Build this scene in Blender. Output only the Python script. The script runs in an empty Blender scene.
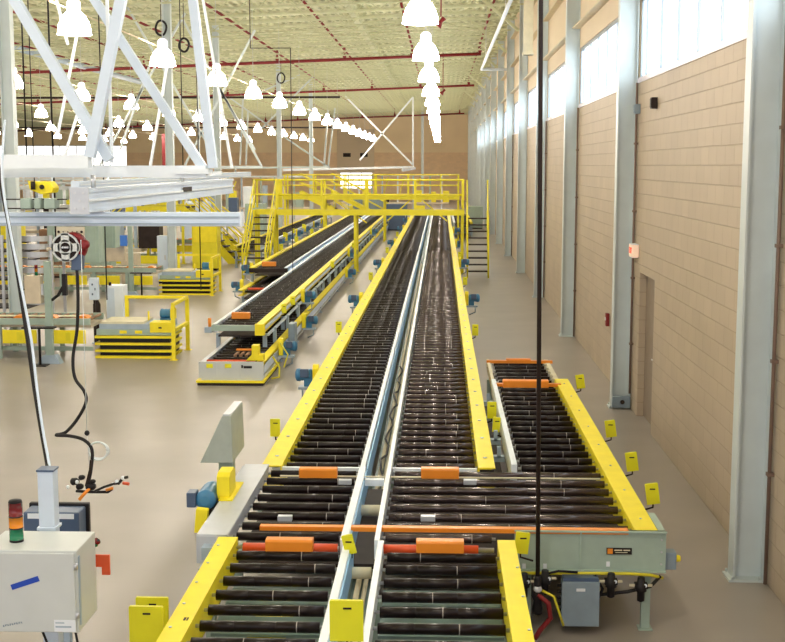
import bpy, math, random
from math import sin, cos, pi, atan, radians, sqrt
random.seed(7)
C = bpy.context.scene.collection

# ------------------------------------------------------------------ camera geometry (metres; the eye is 3.7 m over the floor)
F, CX, CY, H = 1230.0, 392.5, 321.0, 3.7
PT = atan((CY-165)/F); YW = atan((441-CX)*cos(PT)/F)
RV = (cos(YW), sin(YW), 0); FV = (-sin(YW)*cos(PT), cos(YW)*cos(PT), -sin(PT)); UV = (-sin(YW)*sin(PT), cos(YW)*sin(PT), cos(PT))
def at(x, y, X=None, Y=None, Z=None):
    u = (x-CX)/F; v = (CY-y)/F
    d = [FV[i]+u*RV[i]+v*UV[i] for i in range(3)]
    t = (Z-H)/d[2] if Z is not None else (Y/d[1] if Y is not None else X/d[0])
    return (t*d[0], t*d[1], H+t*d[2])
def roof(x): return 9.5+.037*(x-2.9)

# ------------------------------------------------------------------ materials
def mat(name, col, rough=.5, metal=0, var=.08, scale=6, bump=0, emit=None, es=0, trans=0, coat=0, spec=.5):
    m = bpy.data.materials.new(name); m.use_nodes = True
    nt = m.node_tree; b = nt.nodes['Principled BSDF']; b.inputs['Specular IOR Level'].default_value = spec
    b.inputs['Roughness'].default_value = rough; b.inputs['Metallic'].default_value = metal
    if coat: b.inputs['Coat Weight'].default_value = coat; b.inputs['Coat Roughness'].default_value = .12
    tc = nt.nodes.new('ShaderNodeTexCoord'); nz = nt.nodes.new('ShaderNodeTexNoise')
    nz.inputs['Scale'].default_value = scale; nz.inputs['Detail'].default_value = 5
    nt.links.new(tc.outputs['Object'], nz.inputs['Vector'])
    rp = nt.nodes.new('ShaderNodeValToRGB')
    rp.color_ramp.elements[0].position = .3; rp.color_ramp.elements[1].position = .7
    rp.color_ramp.elements[0].color = tuple(c*(1-var) for c in col)+(1,)
    rp.color_ramp.elements[1].color = tuple(min(1, c*(1+var)) for c in col)+(1,)
    nt.links.new(nz.outputs['Fac'], rp.inputs['Fac']); nt.links.new(rp.outputs['Color'], b.inputs['Base Color'])
    if bump:
        bp = nt.nodes.new('ShaderNodeBump'); bp.inputs['Strength'].default_value = bump; bp.inputs['Distance'].default_value = .01
        nt.links.new(nz.outputs['Fac'], bp.inputs['Height']); nt.links.new(bp.outputs['Normal'], b.inputs['Normal'])
    if emit:
        b.inputs['Emission Color'].default_value = tuple(emit)+(1,); b.inputs['Emission Strength'].default_value = es
    if trans: b.inputs['Transmission Weight'].default_value = trans
    return m
def nodes(m): return m.node_tree, m.node_tree.nodes['Principled BSDF']

M = {}
M['yellow'] = mat('yellow paint', (.93,.77,.015), .5, var=.05)
M['lime'] = mat('fluorescent yellow plate', (.80,.76,.01), .45, var=.04)
M['platyellow'] = mat('platform yellow paint', (.82,.71,.015), .45, var=.06)
M['orange'] = mat('orange cover paint', (.85,.27,.02), .4, var=.05)
M['red'] = mat('red roller sleeve', (.75,.09,.02), .35, var=.06)
M['pipered'] = mat('sprinkler red paint', (.22,.008,.012), .5)
M['white'] = mat('white painted steel', (.84,.90,.97), .4, var=.04)
M['colwhite'] = mat('off-white column paint', (.60,.67,.69), .45, var=.05, scale=3)
M['bluewhite'] = mat('pale blue anodised rail', (.66,.76,.90), .35, var=.04)
M['stripe'] = mat('light blue side channel', (.28,.52,.78), .4)
M['green'] = mat('grey green machine paint', (.36,.46,.40), .45, var=.07)
M['ltgreen'] = mat('pale grey green console paint', (.40,.45,.41), .4)
M['teal'] = mat('teal grey pan paint', (.16,.24,.235), .5, var=.15)
M['bluegrey'] = mat('blue grey machine paint', (.36,.45,.55), .45, var=.08)
M['grey'] = mat('light grey sheet metal', (.55,.58,.64), .35, .2, var=.05)
M['ltgrey'] = mat('warm light grey enclosure paint', (.60,.63,.63), .4, var=.03)
M['boxgrey'] = mat('blue grey junction box', (.24,.31,.38), .45)
M['blue'] = mat('blue motor enamel', (.05,.20,.38), .35, var=.15)
M['navy'] = mat('dark blue panel', (.07,.11,.20), .35)
M['black'] = mat('black rubber', (.012,.01,.012), .5, var=.2, spec=.3)
M['dark'] = mat('dark brown steel', (.03,.02,.018), .6, var=.2, spec=.2)
M['steel'] = mat('bare steel', (.62,.63,.66), .38, .8, var=.06)
M['roller'] = mat('dark roller sleeve', (.009,.004,.004), .28, var=.35, scale=9, spec=.25)
M['gloss'] = mat('polished dark roller sleeve', (.055,.036,.035), .2, .35, var=.3, scale=9, spec=.8)
M['glint'] = mat('pale roller seam', (.36,.32,.30), .4)  # pale ring at a sleeve seam, its colour painting the glint there
M['cream'] = mat('cream painted steel', (.72,.66,.48), .5)
M['brown'] = mat('brown wood and hardware', (.28,.15,.08), .6, var=.3)
M['tan'] = mat('tan painted box', (.62,.53,.40), .5)
M['tape'] = mat('blue tape', (.01,.06,.45), .5)
M['paper'] = mat('white label', (.80,.84,.90), .6, var=.02)
M['ambers'] = mat('amber lens', (.75,.25,.01), .25); M['reds'] = mat('dark red lens', (.18,.01,.015), .25); M['greens'] = mat('green lens', (.01,.20,.09), .25)
M['redplast'] = mat('orange red bracket', (.75,.10,.03), .45)
M['clear'] = mat('clear plastic tubing', (.75,.82,.86), .15, var=.02)
M['conduit'] = mat('brown conduit', (.20,.13,.10), .5)
M['ywire'] = mat('yellow cable', (.70,.62,.03), .5)
M['mull'] = mat('window mullion', (.30,.34,.38), .4)
M['ptrim'] = mat('window sill paint', (.72,.66,.75), .4)
M['joist'] = mat('cream joist paint', (.55,.57,.36), .55)
M['girt'] = mat('tan wall steel', (.62,.53,.36), .55)
M['shade'] = mat('glowing lamp refractor', (.9,.9,.9), .3, emit=(1,.89,.77), es=85)
M['neck'] = mat('glowing lamp collar', (.85,.8,.9), .4, emit=(.93,.85,1), es=2.6)  # purplish glow put into the collar for the halo round the lamp
M['pane'] = mat('daylit window glazing', (.9,.95,1), .2, emit=(.78,.90,1), es=4.5)
M['lit'] = mat('daylit dock opening', (.9,.95,1), .3, emit=(1,.98,.96), es=2.2)
M['exit'] = mat('exit sign face', (.9,.7,.55), .4, emit=(1,.62,.45), es=.35)
M['exitred'] = mat('exit letters', (.8,.06,.02), .4, emit=(1,.08,.03), es=.5)
M['screen'] = mat('blue screen', (.03,.10,.30), .3, emit=(.05,.2,.6), es=.4)

# floor: sealed concrete
m = M['floor'] = mat('sealed concrete floor', (.36,.32,.29), .27, var=.05, scale=.35)
nt, b = nodes(m)
tc = nt.nodes.new('ShaderNodeTexCoord')
n2 = nt.nodes.new('ShaderNodeTexNoise'); n2.inputs['Scale'].default_value = 1.1; n2.inputs['Detail'].default_value = 2; n2.inputs['Roughness'].default_value = .45
nt.links.new(tc.outputs['Object'], n2.inputs['Vector'])
mr = nt.nodes.new('ShaderNodeMapRange'); mr.inputs[1].default_value = .2; mr.inputs[2].default_value = .8; mr.inputs[3].default_value = .24; mr.inputs[4].default_value = .36
nt.links.new(n2.outputs['Fac'], mr.inputs[0]); b.inputs['Roughness'].default_value = .33
mx = nt.nodes.new('ShaderNodeMixRGB'); mx.blend_type = 'MULTIPLY'; mx.inputs[0].default_value = .5
rp = nt.nodes.new('ShaderNodeValToRGB'); rp.color_ramp.elements[0].position = .2; rp.color_ramp.elements[1].position = .8
rp.color_ramp.elements[0].color = (.66,.65,.63,1); rp.color_ramp.elements[1].color = (1,1,1,1)
src = b.inputs['Base Color'].links[0].from_socket
nt.links.new(n2.outputs['Fac'], rp.inputs[0]); nt.links.new(src, mx.inputs[1]); nt.links.new(rp.outputs[0], mx.inputs[2]); nt.links.new(mx.outputs[0], b.inputs['Base Color'])

# block wall: painted concrete masonry laid in running bond, scored in half blocks
def blockmat(name, col, dark):
    m = mat(name, col, .6, var=.04, scale=1.2)
    nt, b = nodes(m)
    tc = nt.nodes.new('ShaderNodeTexCoord'); sp = nt.nodes.new('ShaderNodeSeparateXYZ'); cb = nt.nodes.new('ShaderNodeCombineXYZ'); ad = nt.nodes.new('ShaderNodeMath')
    nt.links.new(tc.outputs['Object'], sp.inputs[0]); nt.links.new(sp.outputs['X'], ad.inputs[0]); nt.links.new(sp.outputs['Y'], ad.inputs[1])
    nt.links.new(ad.outputs[0], cb.inputs[0]); nt.links.new(sp.outputs['Z'], cb.inputs[1])
    br = nt.nodes.new('ShaderNodeTexBrick'); br.inputs['Scale'].default_value = 1; br.inputs['Brick Width'].default_value = .4; br.inputs['Row Height'].default_value = .2053
    br.inputs['Mortar Size'].default_value = .007; br.inputs['Mortar Smooth'].default_value = .4; br.offset = .5
    br.inputs['Color1'].default_value = (1,1,1,1); br.inputs['Color2'].default_value = (.93,.93,.93,1); br.inputs['Mortar'].default_value = dark
    nt.links.new(cb.outputs[0], br.inputs['Vector'])
    mx = nt.nodes.new('ShaderNodeMixRGB'); mx.blend_type = 'MULTIPLY'; mx.inputs[0].default_value = 1
    src = b.inputs['Base Color'].links[0].from_socket
    nt.links.new(src, mx.inputs[1]); nt.links.new(br.outputs['Color'], mx.inputs[2]); nt.links.new(mx.outputs[0], b.inputs['Base Color'])
    bp = nt.nodes.new('ShaderNodeBump'); bp.invert = True; bp.inputs['Strength'].default_value = .7; bp.inputs['Distance'].default_value = .02
    nt.links.new(br.outputs['Fac'], bp.inputs['Height']); nt.links.new(bp.outputs['Normal'], b.inputs['Normal'])
    return m
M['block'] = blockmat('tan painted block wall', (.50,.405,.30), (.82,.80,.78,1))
M['blockfar'] = blockmat('lightened tan back wall', (.95,.69,.43), (.85,.85,.85,1))  # base colour lightened because lamplight falls short of the back wall
M['panelfar'] = mat('lightened orange back wall panel', (.98,.78,.50), .6, var=.04, scale=.5)  # paler than the side wall panel, in place of lamplight on it
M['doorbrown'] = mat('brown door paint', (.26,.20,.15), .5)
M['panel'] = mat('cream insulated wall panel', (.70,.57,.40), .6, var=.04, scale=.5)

# roof deck: ribbed steel with darker spots
m = M['deck'] = mat('ribbed roof deck', (.62,.63,.39), .6, var=.05, scale=.6)
nt, b = nodes(m)
tc = nt.nodes.new('ShaderNodeTexCoord')
wv = nt.nodes.new('ShaderNodeTexWave'); wv.bands_direction = 'X'; wv.inputs['Scale'].default_value = 1.05; wv.inputs['Distortion'].default_value = 0
nt.links.new(tc.outputs['Object'], wv.inputs['Vector'])
bp = nt.nodes.new('ShaderNodeBump'); bp.inputs['Strength'].default_value = 1; bp.inputs['Distance'].default_value = .06
nt.links.new(wv.outputs['Fac'], bp.inputs['Height']); nt.links.new(bp.outputs['Normal'], b.inputs['Normal'])
# darker green spots where the rib bands cross wider bands
wy = nt.nodes.new('ShaderNodeTexWave'); wy.bands_direction = 'Y'; wy.inputs['Scale'].default_value = .32
nt.links.new(tc.outputs['Object'], wy.inputs['Vector'])
mu = nt.nodes.new('ShaderNodeMath'); mu.operation = 'MULTIPLY'
nt.links.new(wv.outputs['Fac'], mu.inputs[0]); nt.links.new(wy.outputs['Fac'], mu.inputs[1])
rp = nt.nodes.new('ShaderNodeValToRGB'); rp.color_ramp.elements[0].position = .45; rp.color_ramp.elements[1].position = .62
rp.color_ramp.elements[0].color = (1,1,1,1); rp.color_ramp.elements[1].color = (.52,.58,.46,1)
mx = nt.nodes.new('ShaderNodeMixRGB'); mx.blend_type = 'MULTIPLY'; mx.inputs[0].default_value = 1
src = b.inputs['Base Color'].links[0].from_socket
nt.links.new(mu.outputs[0], rp.inputs[0]); nt.links.new(src, mx.inputs[1]); nt.links.new(rp.outputs[0], mx.inputs[2]); nt.links.new(mx.outputs[0], b.inputs['Base Color'])

# ------------------------------------------------------------------ mesh building
def sub(a, b): return (a[0]-b[0], a[1]-b[1], a[2]-b[2])
def norm(a):
    l = sqrt(sum(c*c for c in a)) or 1; return (a[0]/l, a[1]/l, a[2]/l)
def cross(a, b): return (a[1]*b[2]-a[2]*b[1], a[2]*b[0]-a[0]*b[2], a[0]*b[1]-a[1]*b[0])
class MB:
    def __init__(s): s.v = []; s.f = []; s.m = []; s.s = []
    def face(s, idx, m=0, sm=False): s.f.append(idx); s.m.append(m); s.s.append(sm)
    def box(s, x0, x1, y0, y1, z0, z1, m=0):
        if x0 > x1: x0, x1 = x1, x0
        if y0 > y1: y0, y1 = y1, y0
        if z0 > z1: z0, z1 = z1, z0
        n = len(s.v)
        s.v += [(x0,y0,z0),(x1,y0,z0),(x1,y1,z0),(x0,y1,z0),(x0,y0,z1),(x1,y0,z1),(x1,y1,z1),(x0,y1,z1)]
        for q in ((0,3,2,1),(4,5,6,7),(0,1,5,4),(1,2,6,5),(2,3,7,6),(3,0,4,7)): s.face([n+i for i in q], m)
        return s
    def prism(s, poly, axis, a, b, m=0):
        n = len(s.v); k = len(poly)
        for t in (a, b):
            for (p, q) in poly:
                s.v.append((t,p,q) if axis == 0 else ((p,t,q) if axis == 1 else (p,q,t)))
        s.face([n+i for i in range(k)], m); s.face([n+k+i for i in reversed(range(k))], m)
        for i in range(k): j = (i+1) % k; s.face([n+i, n+k+i, n+k+j, n+j], m)
        return s
    def tube(s, pts, r, seg=8, m=0, r1=None, square=False, cap=True):
        if square: seg = 4
        n = len(s.v); N = len(pts); up = None
        for i, p in enumerate(pts):
            d = norm(sub(pts[min(i+1, N-1)], pts[max(i-1, 0)]))
            if up is None:
                up = (0,0,1) if abs(d[2]) < .9 else (0,1,0)
            a = norm(cross(d, up)); b_ = norm(cross(a, d)); up = b_
            rr = r if r1 is None else r+(r1-r)*i/max(1, N-1)
            for k in range(seg):
                t = 2*pi*(k+(.5 if square else 0))/seg; q = rr*(1.414 if square else 1)
                s.v.append(tuple(p[j]+q*(cos(t)*a[j]+sin(t)*b_[j]) for j in range(3)))
        for i in range(N-1):
            for k in range(seg):
                a = n+i*seg+k; c = n+i*seg+(k+1) % seg
                s.face([a, c, c+seg, a+seg], m, not square)
        if cap:
            s.face([n+k for k in reversed(range(seg))], m); s.face([n+(N-1)*seg+k for k in range(seg)], m)
        return s
    def rings(s, p0, p1, prof, seg=12, m=0, caps=True):
        """turned shape along p0->p1; prof = [(t in metres from p0, radius, material)]"""
        d = norm(sub(p1, p0)); up = (0,0,1) if abs(d[2]) < .9 else (0,1,0)
        a = norm(cross(d, up)); b_ = norm(cross(a, d)); n = len(s.v)
        for (t, r, *_) in prof:
            for k in range(seg):
                an = 2*pi*k/seg
                s.v.append(tuple(p0[j]+t*d[j]+r*(cos(an)*a[j]+sin(an)*b_[j]) for j in range(3)))
        for i in range(len(prof)-1):
            mm = prof[i][2] if len(prof[i]) > 2 else m
            for k in range(seg):
                q = n+i*seg+k; c = n+i*seg+(k+1) % seg
                s.face([q, c, c+seg, q+seg], mm, True)
        if caps:
            s.face([n+k for k in reversed(range(seg))], m); s.face([n+(len(prof)-1)*seg+k for k in range(seg)], m)
        return s
    def mesh(s, name, mats):
        me = bpy.data.meshes.new(name); me.from_pydata(s.v, [], s.f); me.update()
        for x in (mats if isinstance(mats, (list, tuple)) else [mats]): me.materials.append(M[x] if isinstance(x, str) else x)
        me.polygons.foreach_set('material_index', s.m); me.polygons.foreach_set('use_smooth', s.s); me.update()
        return me
    def build(s, name, mats, parent=None, label=None, bev=0, origin=None):
        o_ = wloc(parent) if parent else (origin or (0,0,0))
        if o_ != (0,0,0): s.v = [sub(p, o_) for p in s.v]
        o = bpy.data.objects.new(name, s.mesh(name, mats)); C.objects.link(o)
        if parent: o.parent = parent
        else: o.location = o_
        if label: o['label'] = label
        if bev:
            q = o.modifiers.new('bevel', 'BEVEL'); q.width = bev; q.segments = 2; q.limit_method = 'ANGLE'; q.use_clamp_overlap = True
            q.harden_normals = False
        return o
def wloc(o):
    x = y = z = 0
    while o: x += o.location[0]; y += o.location[1]; z += o.location[2]; o = o.parent
    return (x, y, z)
def tag(o, label, cat, group=None, kind=None):
    o['label'] = label; o['category'] = cat
    if group: o['group'] = group
    if kind: o['kind'] = kind
    return o
def thing(name, label, cat, loc=(0,0,0), group=None):
    o = bpy.data.objects.new(name, None); C.objects.link(o); o.location = loc; o.empty_display_size = .2
    return tag(o, label, cat, group)
def struct(o): o['kind'] = 'structure'; return o
KIDS = {}
def copy_tree(o, parent=None, off=(0,0,0)):
    c = o.copy(); C.objects.link(c); c.parent = parent
    if parent is None: c.location = (o.location[0]+off[0], o.location[1]+off[1], o.location[2]+off[2])
    for ch in [x for x in list(C.objects) if x.parent == o]: copy_tree(ch, c)
    return c
def text(name, body, mname, parent, loc, size, rot=(pi/2,0,0), depth=.002):
    cu = bpy.data.curves.new(name, 'FONT'); cu.body = body; cu.size = size; cu.extrude = depth; cu.align_x = 'CENTER'; cu.align_y = 'CENTER'
    tmp = bpy.data.objects.new('tmp', cu); C.objects.link(tmp)
    dg = bpy.context.evaluated_depsgraph_get(); dg.update()
    me = bpy.data.meshes.new_from_object(tmp.evaluated_get(dg)); bpy.data.objects.remove(tmp)
    me.materials.clear(); me.materials.append(M[mname])
    o = bpy.data.objects.new(name, me); C.objects.link(o); o.parent = parent
    o.location = sub(loc, wloc(parent)); o.rotation_euler = rot
    return o
ORD = 'first second third fourth fifth sixth seventh eighth ninth tenth eleventh twelfth thirteenth fourteenth fifteenth sixteenth seventeenth eighteenth nineteenth twentieth'.split()

# ------------------------------------------------------------------ setting
WX = 2.92          # inner face of the right wall
YB = 130.0         # back wall
BAY = 7.93; COL0 = 10.85
SILL, HEAD = 4.93, 6.14
struct(MB().box(-54,WX+.3,-4,YB+.3,-.2,0).build('floor', 'floor'))
w = MB(); w.box(WX,WX+.2,-4,16.80,0,SILL); w.box(WX,WX+.2,16.80,18.15,2.2,SILL); w.box(WX,WX+.2,18.15,YB,0,SILL)
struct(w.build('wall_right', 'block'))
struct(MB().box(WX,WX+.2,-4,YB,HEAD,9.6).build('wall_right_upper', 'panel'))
# back wall with lit openings
w = MB()
ops = [(-47.5,-33.2,3.6,5.75), (-10.6,-7.2,1.2,2.95)]
w.box(-54,-47.5,YB,YB+.2,0,5); w.box(-47.5,-33.2,YB,YB+.2,0,3.6); w.box(-33.2,-10.6,YB,YB+.2,0,5); w.box(-10.6,-7.2,YB,YB+.2,0,1.2)
w.box(-10.6,-7.2,YB,YB+.2,2.95,5); w.box(-7.2,WX+.2,YB,YB+.2,0,5)
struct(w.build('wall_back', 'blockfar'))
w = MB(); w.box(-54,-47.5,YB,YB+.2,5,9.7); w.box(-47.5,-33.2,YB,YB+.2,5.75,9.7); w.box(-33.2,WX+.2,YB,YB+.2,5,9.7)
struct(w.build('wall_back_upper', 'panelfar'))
struct(MB().box(-54.2,-54,-4,YB,0,9).build('wall_left', 'panel'))
me = MB(); n = 0
me.v = [(-54,-4,roof(-54)),(WX+.2,-4,roof(WX+.2)),(WX+.2,YB+.2,roof(WX+.2)),(-54,YB+.2,roof(-54))]
me.v += [(x,y,z+.15) for x,y,z in me.v]
for q in ((0,1,2,3),(7,6,5,4),(0,4,5,1),(1,5,6,2),(2,6,7,3),(3,7,4,0)): me.face(list(q))
struct(me.build('ceiling', 'deck'))
# strip windows, one per bay
for i in range(-1, 10):
    ya, yb = COL0+BAY*i+.12, COL0+BAY*(i+1)-.12
    ya = max(ya, 2)
    fr = MB(); x0, x1 = WX+.02, WX+.10
    fr.box(x0-.03,x1+.06,ya,yb,SILL,SILL+.05); fr.box(x0,x1,ya,yb,HEAD-.07,HEAD); fr.box(x0,x1,ya,ya+.05,SILL,HEAD); fr.box(x0,x1,yb-.05,yb,SILL,HEAD)
    k = 1
    while ya+k*1.21 < yb-.2: fr.box(x0,x1,ya+k*1.21-.022,ya+k*1.21+.022,SILL,HEAD); k += 1
    o = struct(fr.build('window_%d' % (i+2), 'mull'))
    MB().box(WX-.015,WX+.02,ya,yb,SILL-.03,SILL+.04).build('window_sill', 'ptrim', o)
    MB().box(WX+.055,WX+.075,ya+.02,yb-.02,SILL+.02,HEAD-.02).build('pane', 'pane', o)
    if i >= 0:                                                       # block pilaster between neighbouring windows
        struct(MB().box(WX+.005,WX+.195,COL0+BAY*i-.12,COL0+BAY*i+.12,SILL,HEAD).build('trim_%d' % (i+1), 'panel'))
struct(MB().box(WX,WX+.2,COL0+BAY*10-.12,YB,SILL,HEAD).build('wall_right_end', 'panel'))
# far left strip window and dock opening in the back wall
for i, (a, b_, c, d) in enumerate(ops):
    fr = MB(); fr.box(a,b_,YB+.02,YB+.1,c,c+.08); fr.box(a,b_,YB+.02,YB+.1,d-.08,d)
    k = a
    while k < b_+.01: fr.box(k-.05,k+.05,YB+.02,YB+.1,c,d); k += (b_-a)/(8 if i == 0 else 3)
    o = struct(fr.build('window_%d' % (12+i), 'white')); MB().box(a,b_,YB+.12,YB+.14,c,d).build('pane', 'lit', o)
# personnel door in the right wall
d = struct(MB().box(WX+.10,WX+.15,16.86,18.09,.01,2.14).build('door_1', 'doorbrown', origin=(WX+.12,17.5,0)))
fr = MB(); fr.box(WX+.004,WX+.16,16.80,16.86,0,2.2); fr.box(WX+.004,WX+.16,18.09,18.15,0,2.2); fr.box(WX+.004,WX+.16,16.86,18.09,2.14,2.2)
fr.build('door_frame', 'block', d)
MB().tube([(WX+.10,17.0,1),(WX+.04,17.0,1),(WX+.04,17.12,1)],.012).build('door_handle', 'steel', d)
# horizontal wall girts above the windows
for k, z in enumerate((6.55, 7.6, 8.7)):
    tag(MB().prism([(WX-.16,z),(WX-.002,z),(WX-.002,z+.16),(WX-.03,z+.16),(WX-.03,z+.03),(WX-.16,z+.03)],1,11.2,YB-.1).build('wall_girt', 'girt', origin=(WX,11.2,z)),
        '%s cream steel girt running along the right wall above the windows' % ('lowest','middle','highest')[k], 'girt', 'wall girts above the windows')

# ------------------------------------------------------------------ right wall columns
def column(x0, x1, yc, dy, top, label, group, mname='colwhite', t=.018):
    r = thing('steel_column', label, 'column', ((x0+x1)/2, yc, 0), group)
    b = MB(); b.box(x0,x0+t,yc-dy,yc+dy,.02,top); b.box(x1-t,x1,yc-dy,yc+dy,.02,top); b.box(x0+t,x1-t,yc-t/2,yc+t/2,.02,top)
    b.build('shaft', mname, r)
    b = MB(); b.box(x0-.04,x1+.0,yc-dy-.03,yc+dy+.03,.0,.02)
    for sx in (x0-.02, x1-.06):
        for sy in (-dy-.015, dy+.015): b.rings((sx+.01,yc+sy,.02),(sx+.01,yc+sy,1),[(0,.012),(.03,.012)],6)
    b.build('base_plate', mname, r)
    return r
for k in range(0, 15):
    column(2.63, WX-.005, COL0+BAY*k, .10, roof(2.6)-.05, 'white steel wall column, %s from the camera along the block wall' % ORD[k], 'columns along the right wall')
# conduits strapped beside the columns; at the nearest one it stands for a shadow gap
for k in (0, 1, 2, 3, 5):
    y = COL0+BAY*k-.22
    b = MB(); b.tube([(WX-.035,y,.25 if k == 1 else .02),(WX-.035,y,SILL-.03)],.017,8)
    for z in range(1, 5): b.box(WX-.06,WX-.001,y-.03,y+.03,z,z+.03)
    tag(b.build('conduit', 'conduit', origin=(WX,y,0)), 'thin brown conduit or shadow-gap strip beside the %s wall column from the camera' % ORD[k], 'conduit', 'conduits by the wall columns')
r = thing('base_junction_box', 'small grey box at the foot of the second wall column', 'box', (2.8,COL0+BAY-.17,0))
MB().box(2.63,WX-.02,COL0+BAY-.22,COL0+BAY-.13,.03,.20).build('housing', 'boxgrey', r, bev=.006)
MB().rings((2.78,COL0+BAY-.22,.115),(2.78,0,.115),[(0,.035),(.02,.03)],14).build('cap', 'dark', r)
# exit sign
ex = at(637,249,X=WX-.08)
r = thing('exit_sign', 'lit exit sign with red letters above the door in the block wall', 'sign', (WX,18.35,2.42))
MB().box(WX-.10,WX-.002,18.22,18.52,2.34,2.54).build('housing', 'white', r, bev=.008)
MB().box(WX-.104,WX-.10,18.235,18.505,2.355,2.525).build('face', 'exit', r)
text('letters', 'EXIT', 'exitred', r, (WX-.106,18.37,2.44), .13, (pi/2,0,-pi/2))
MB().box(WX-.10,WX-.01,18.205,18.22,2.35,2.53).build('end_face', 'exit', r)
# small wall boxes and call point
for nm, lab, cat, (px, py), s, mt in (('wall_box','small grey wall box left of its twin under the window sill','box',(640,109),.11,'boxgrey'),('wall_box','small grey wall box right of its twin under the window sill','box',(657,103),.12,'dark')):
    p = at(px,py,X=WX)
    b = MB(); b.box(WX-.08,WX-.002,p[1]-s/2,p[1]+s/2,p[2]-s/1.6,p[2]+s/1.6); b.box(WX-.09,WX-.08,p[1]-s/2.4,p[1]+s/2.4,p[2]-s/2,p[2]+s/2)
    tag(b.build(nm, mt, origin=(WX,p[1],p[2])), lab, cat)
p = at(609,319,X=WX)
r = thing('fire_call_point', 'small red fire alarm box low on the block wall', 'alarm', (WX,p[1],p[2]))
MB().box(WX-.06,WX-.002,p[1]-.07,p[1]+.07,p[2]-.12,p[2]+.10).build('housing', 'pipered', r, bev=.006)
MB().box(WX-.07,WX-.06,p[1]-.035,p[1]+.035,p[2]-.02,p[2]+.03).build('pull_bar', 'white', r)
# U-shaped heater pipe and diagonal brace near the right wall
r = thing('radiant_heater_pipe', 'thin white pipe hung near the right wall, turning towards it', 'pipe', (1.6,29,7.5))
MB().tube([(1.62,27,7.55),(1.62,51,7.55),(2.75,51,7.55)],.055,8).build('pipe', 'white', r)
MB().tube([(1.62,32,7.6),(1.62,32,roof(1.6))],.01).build('hanger', 'steel', r); MB().tube([(1.62,46,7.6),(1.62,46,roof(1.6))],.01).build('hanger', 'steel', r)
p = at(528,55,Y=30)
r = thing('wall_duct', 'cream square duct hanging down beside the third wall column', 'duct', (p[0],30,p[2]))
MB().box(p[0]-.11,p[0]+.11,29.9,30.12,p[2],roof(p[0])-.02).build('duct', 'cream', r); MB().box(p[0]-.13,p[0]+.13,29.88,30.14,p[2],p[2]+.05).build('flange', 'cream', r)
for k in range(2, 12):                                               # eave braces from each column to the roof
    y = COL0+BAY*k
    tag(MB().tube([(2.6,y,8.2),(1.2,y,roof(1.2)-.05)],.045,square=True).build('roof_brace', 'joist', origin=(2.6,y,8.2)),
        'cream diagonal brace from the %s wall column up to the roof' % ORD[k], 'brace', 'braces from the wall columns to the roof')

# ------------------------------------------------------------------ roof joists, girders, red sprinkler pipes
jm = None; ys = [33.5+1.95*i for i in range(50) if 33.5+1.95*i < YB-.5]
b = MB(); X0, X1 = -53.5, 2.7
b.v += []
for dz0, dz1 in ((-.03,-.08), (-.55,-.60)):
    n = len(b.v)
    for x in (X0, X1):
        for yy in (-.05,.05):
            for dz in (dz0, dz1): b.v.append((x,yy,roof(x)+dz))
    for q in ((0,1,3,2),(4,6,7,5),(0,4,5,1),(2,3,7,6),(0,2,6,4),(1,5,7,3)): b.face([n+i for i in q])
k = 0; x = X0
while x < X1-.7:
    x2 = x+.62
    za, zb = (roof(x)-.08, roof(x2)-.55) if k % 2 == 0 else (roof(x)-.55, roof(x2)-.08)
    b.tube([(x,0,za),(x2,0,zb)],.014,square=True,cap=False); x = x2; k += 1
proto = None
for y in ys:
    if proto is None:
        proto = b.build('roof_joist', 'joist'); o = proto
        tag(o, 'cream open-web roof joist spanning the hall under the ribbed deck', 'joist', 'open-web roof joists')
    else:
        o = proto.copy(); C.objects.link(o)
    o.location = (0, y, 0)
for k, x in enumerate((-3.2,-19.0,-34.0)):
    tag(MB().box(x-.11,x+.11,12,YB-.1,roof(x)-.22,roof(x)-.005).build('roof_girder', 'joist', origin=(x,12,roof(x))),
        ('pale roof girder running away from the camera left of the right-hand lamps','pale roof girder above the left part of the hall','pale roof girder over the far left of the hall')[k], 'girder')
for k, (y, xe, h) in enumerate(((57.4,1.8,.62),(80.0,2.1,.62),(119.0,2.2,.80))):
    r = thing('sprinkler_main', 'dark red sprinkler pipe crossing under the roof, %s from the camera' % ORD[k], 'pipe', (xe,y,roof(xe)-h), 'red pipes crossing the hall')
    MB().tube([(-50,y,roof(-50)-h-.1),(xe,y,roof(xe)-h-.1)],.07,8).build('pipe', 'pipered', r)
    for j in range(12):
        xx = 1.75-3.1*j
        if xx < -36: break
        bb = MB(); bb.tube([(xx,y,roof(xx)-h-.1),(xx,y,roof(xx)-.12)],.05,6); bb.rings((xx,y,roof(xx)-h-.02),(xx,y,20),[(0,.085),(.12,.085)],8)
        bb.build('riser', 'pipered', r)
for j in range(12):
    xx = 1.75-3.1*j
    tag(MB().tube([(xx,36,roof(xx)-.30),(xx,118,roof(xx)-.30)],.045,6).build('sprinkler_branch_pipe', 'pipered', origin=(xx,36,roof(xx)-.3)),
        'red sprinkler branch pipe threaded through the joists, %s from the right wall' % ORD[j], 'pipe', 'red branch pipes between the joists')
for (px, py, yy) in ((441,17,36), (443,89,64)):                      # sprinkler/horn heads right of the lamps
    p = at(px,py,Y=yy)
    b = MB(); b.tube([(p[0],yy,p[2]),(p[0],yy,roof(p[0])-.001)],.02,6); b.rings((p[0]-.10,yy,p[2]-.25),(p[0]+.2,yy,p[2]+.1),[(0,.13),(.16,.05),(.3,.07)],8)
    tag(b.build('alarm_horn', 'pipered', origin=p), 'red alarm horn hung right of the %s high-bay lamp' % ('nearest' if yy == 36 else 'far'), 'horn')

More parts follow.
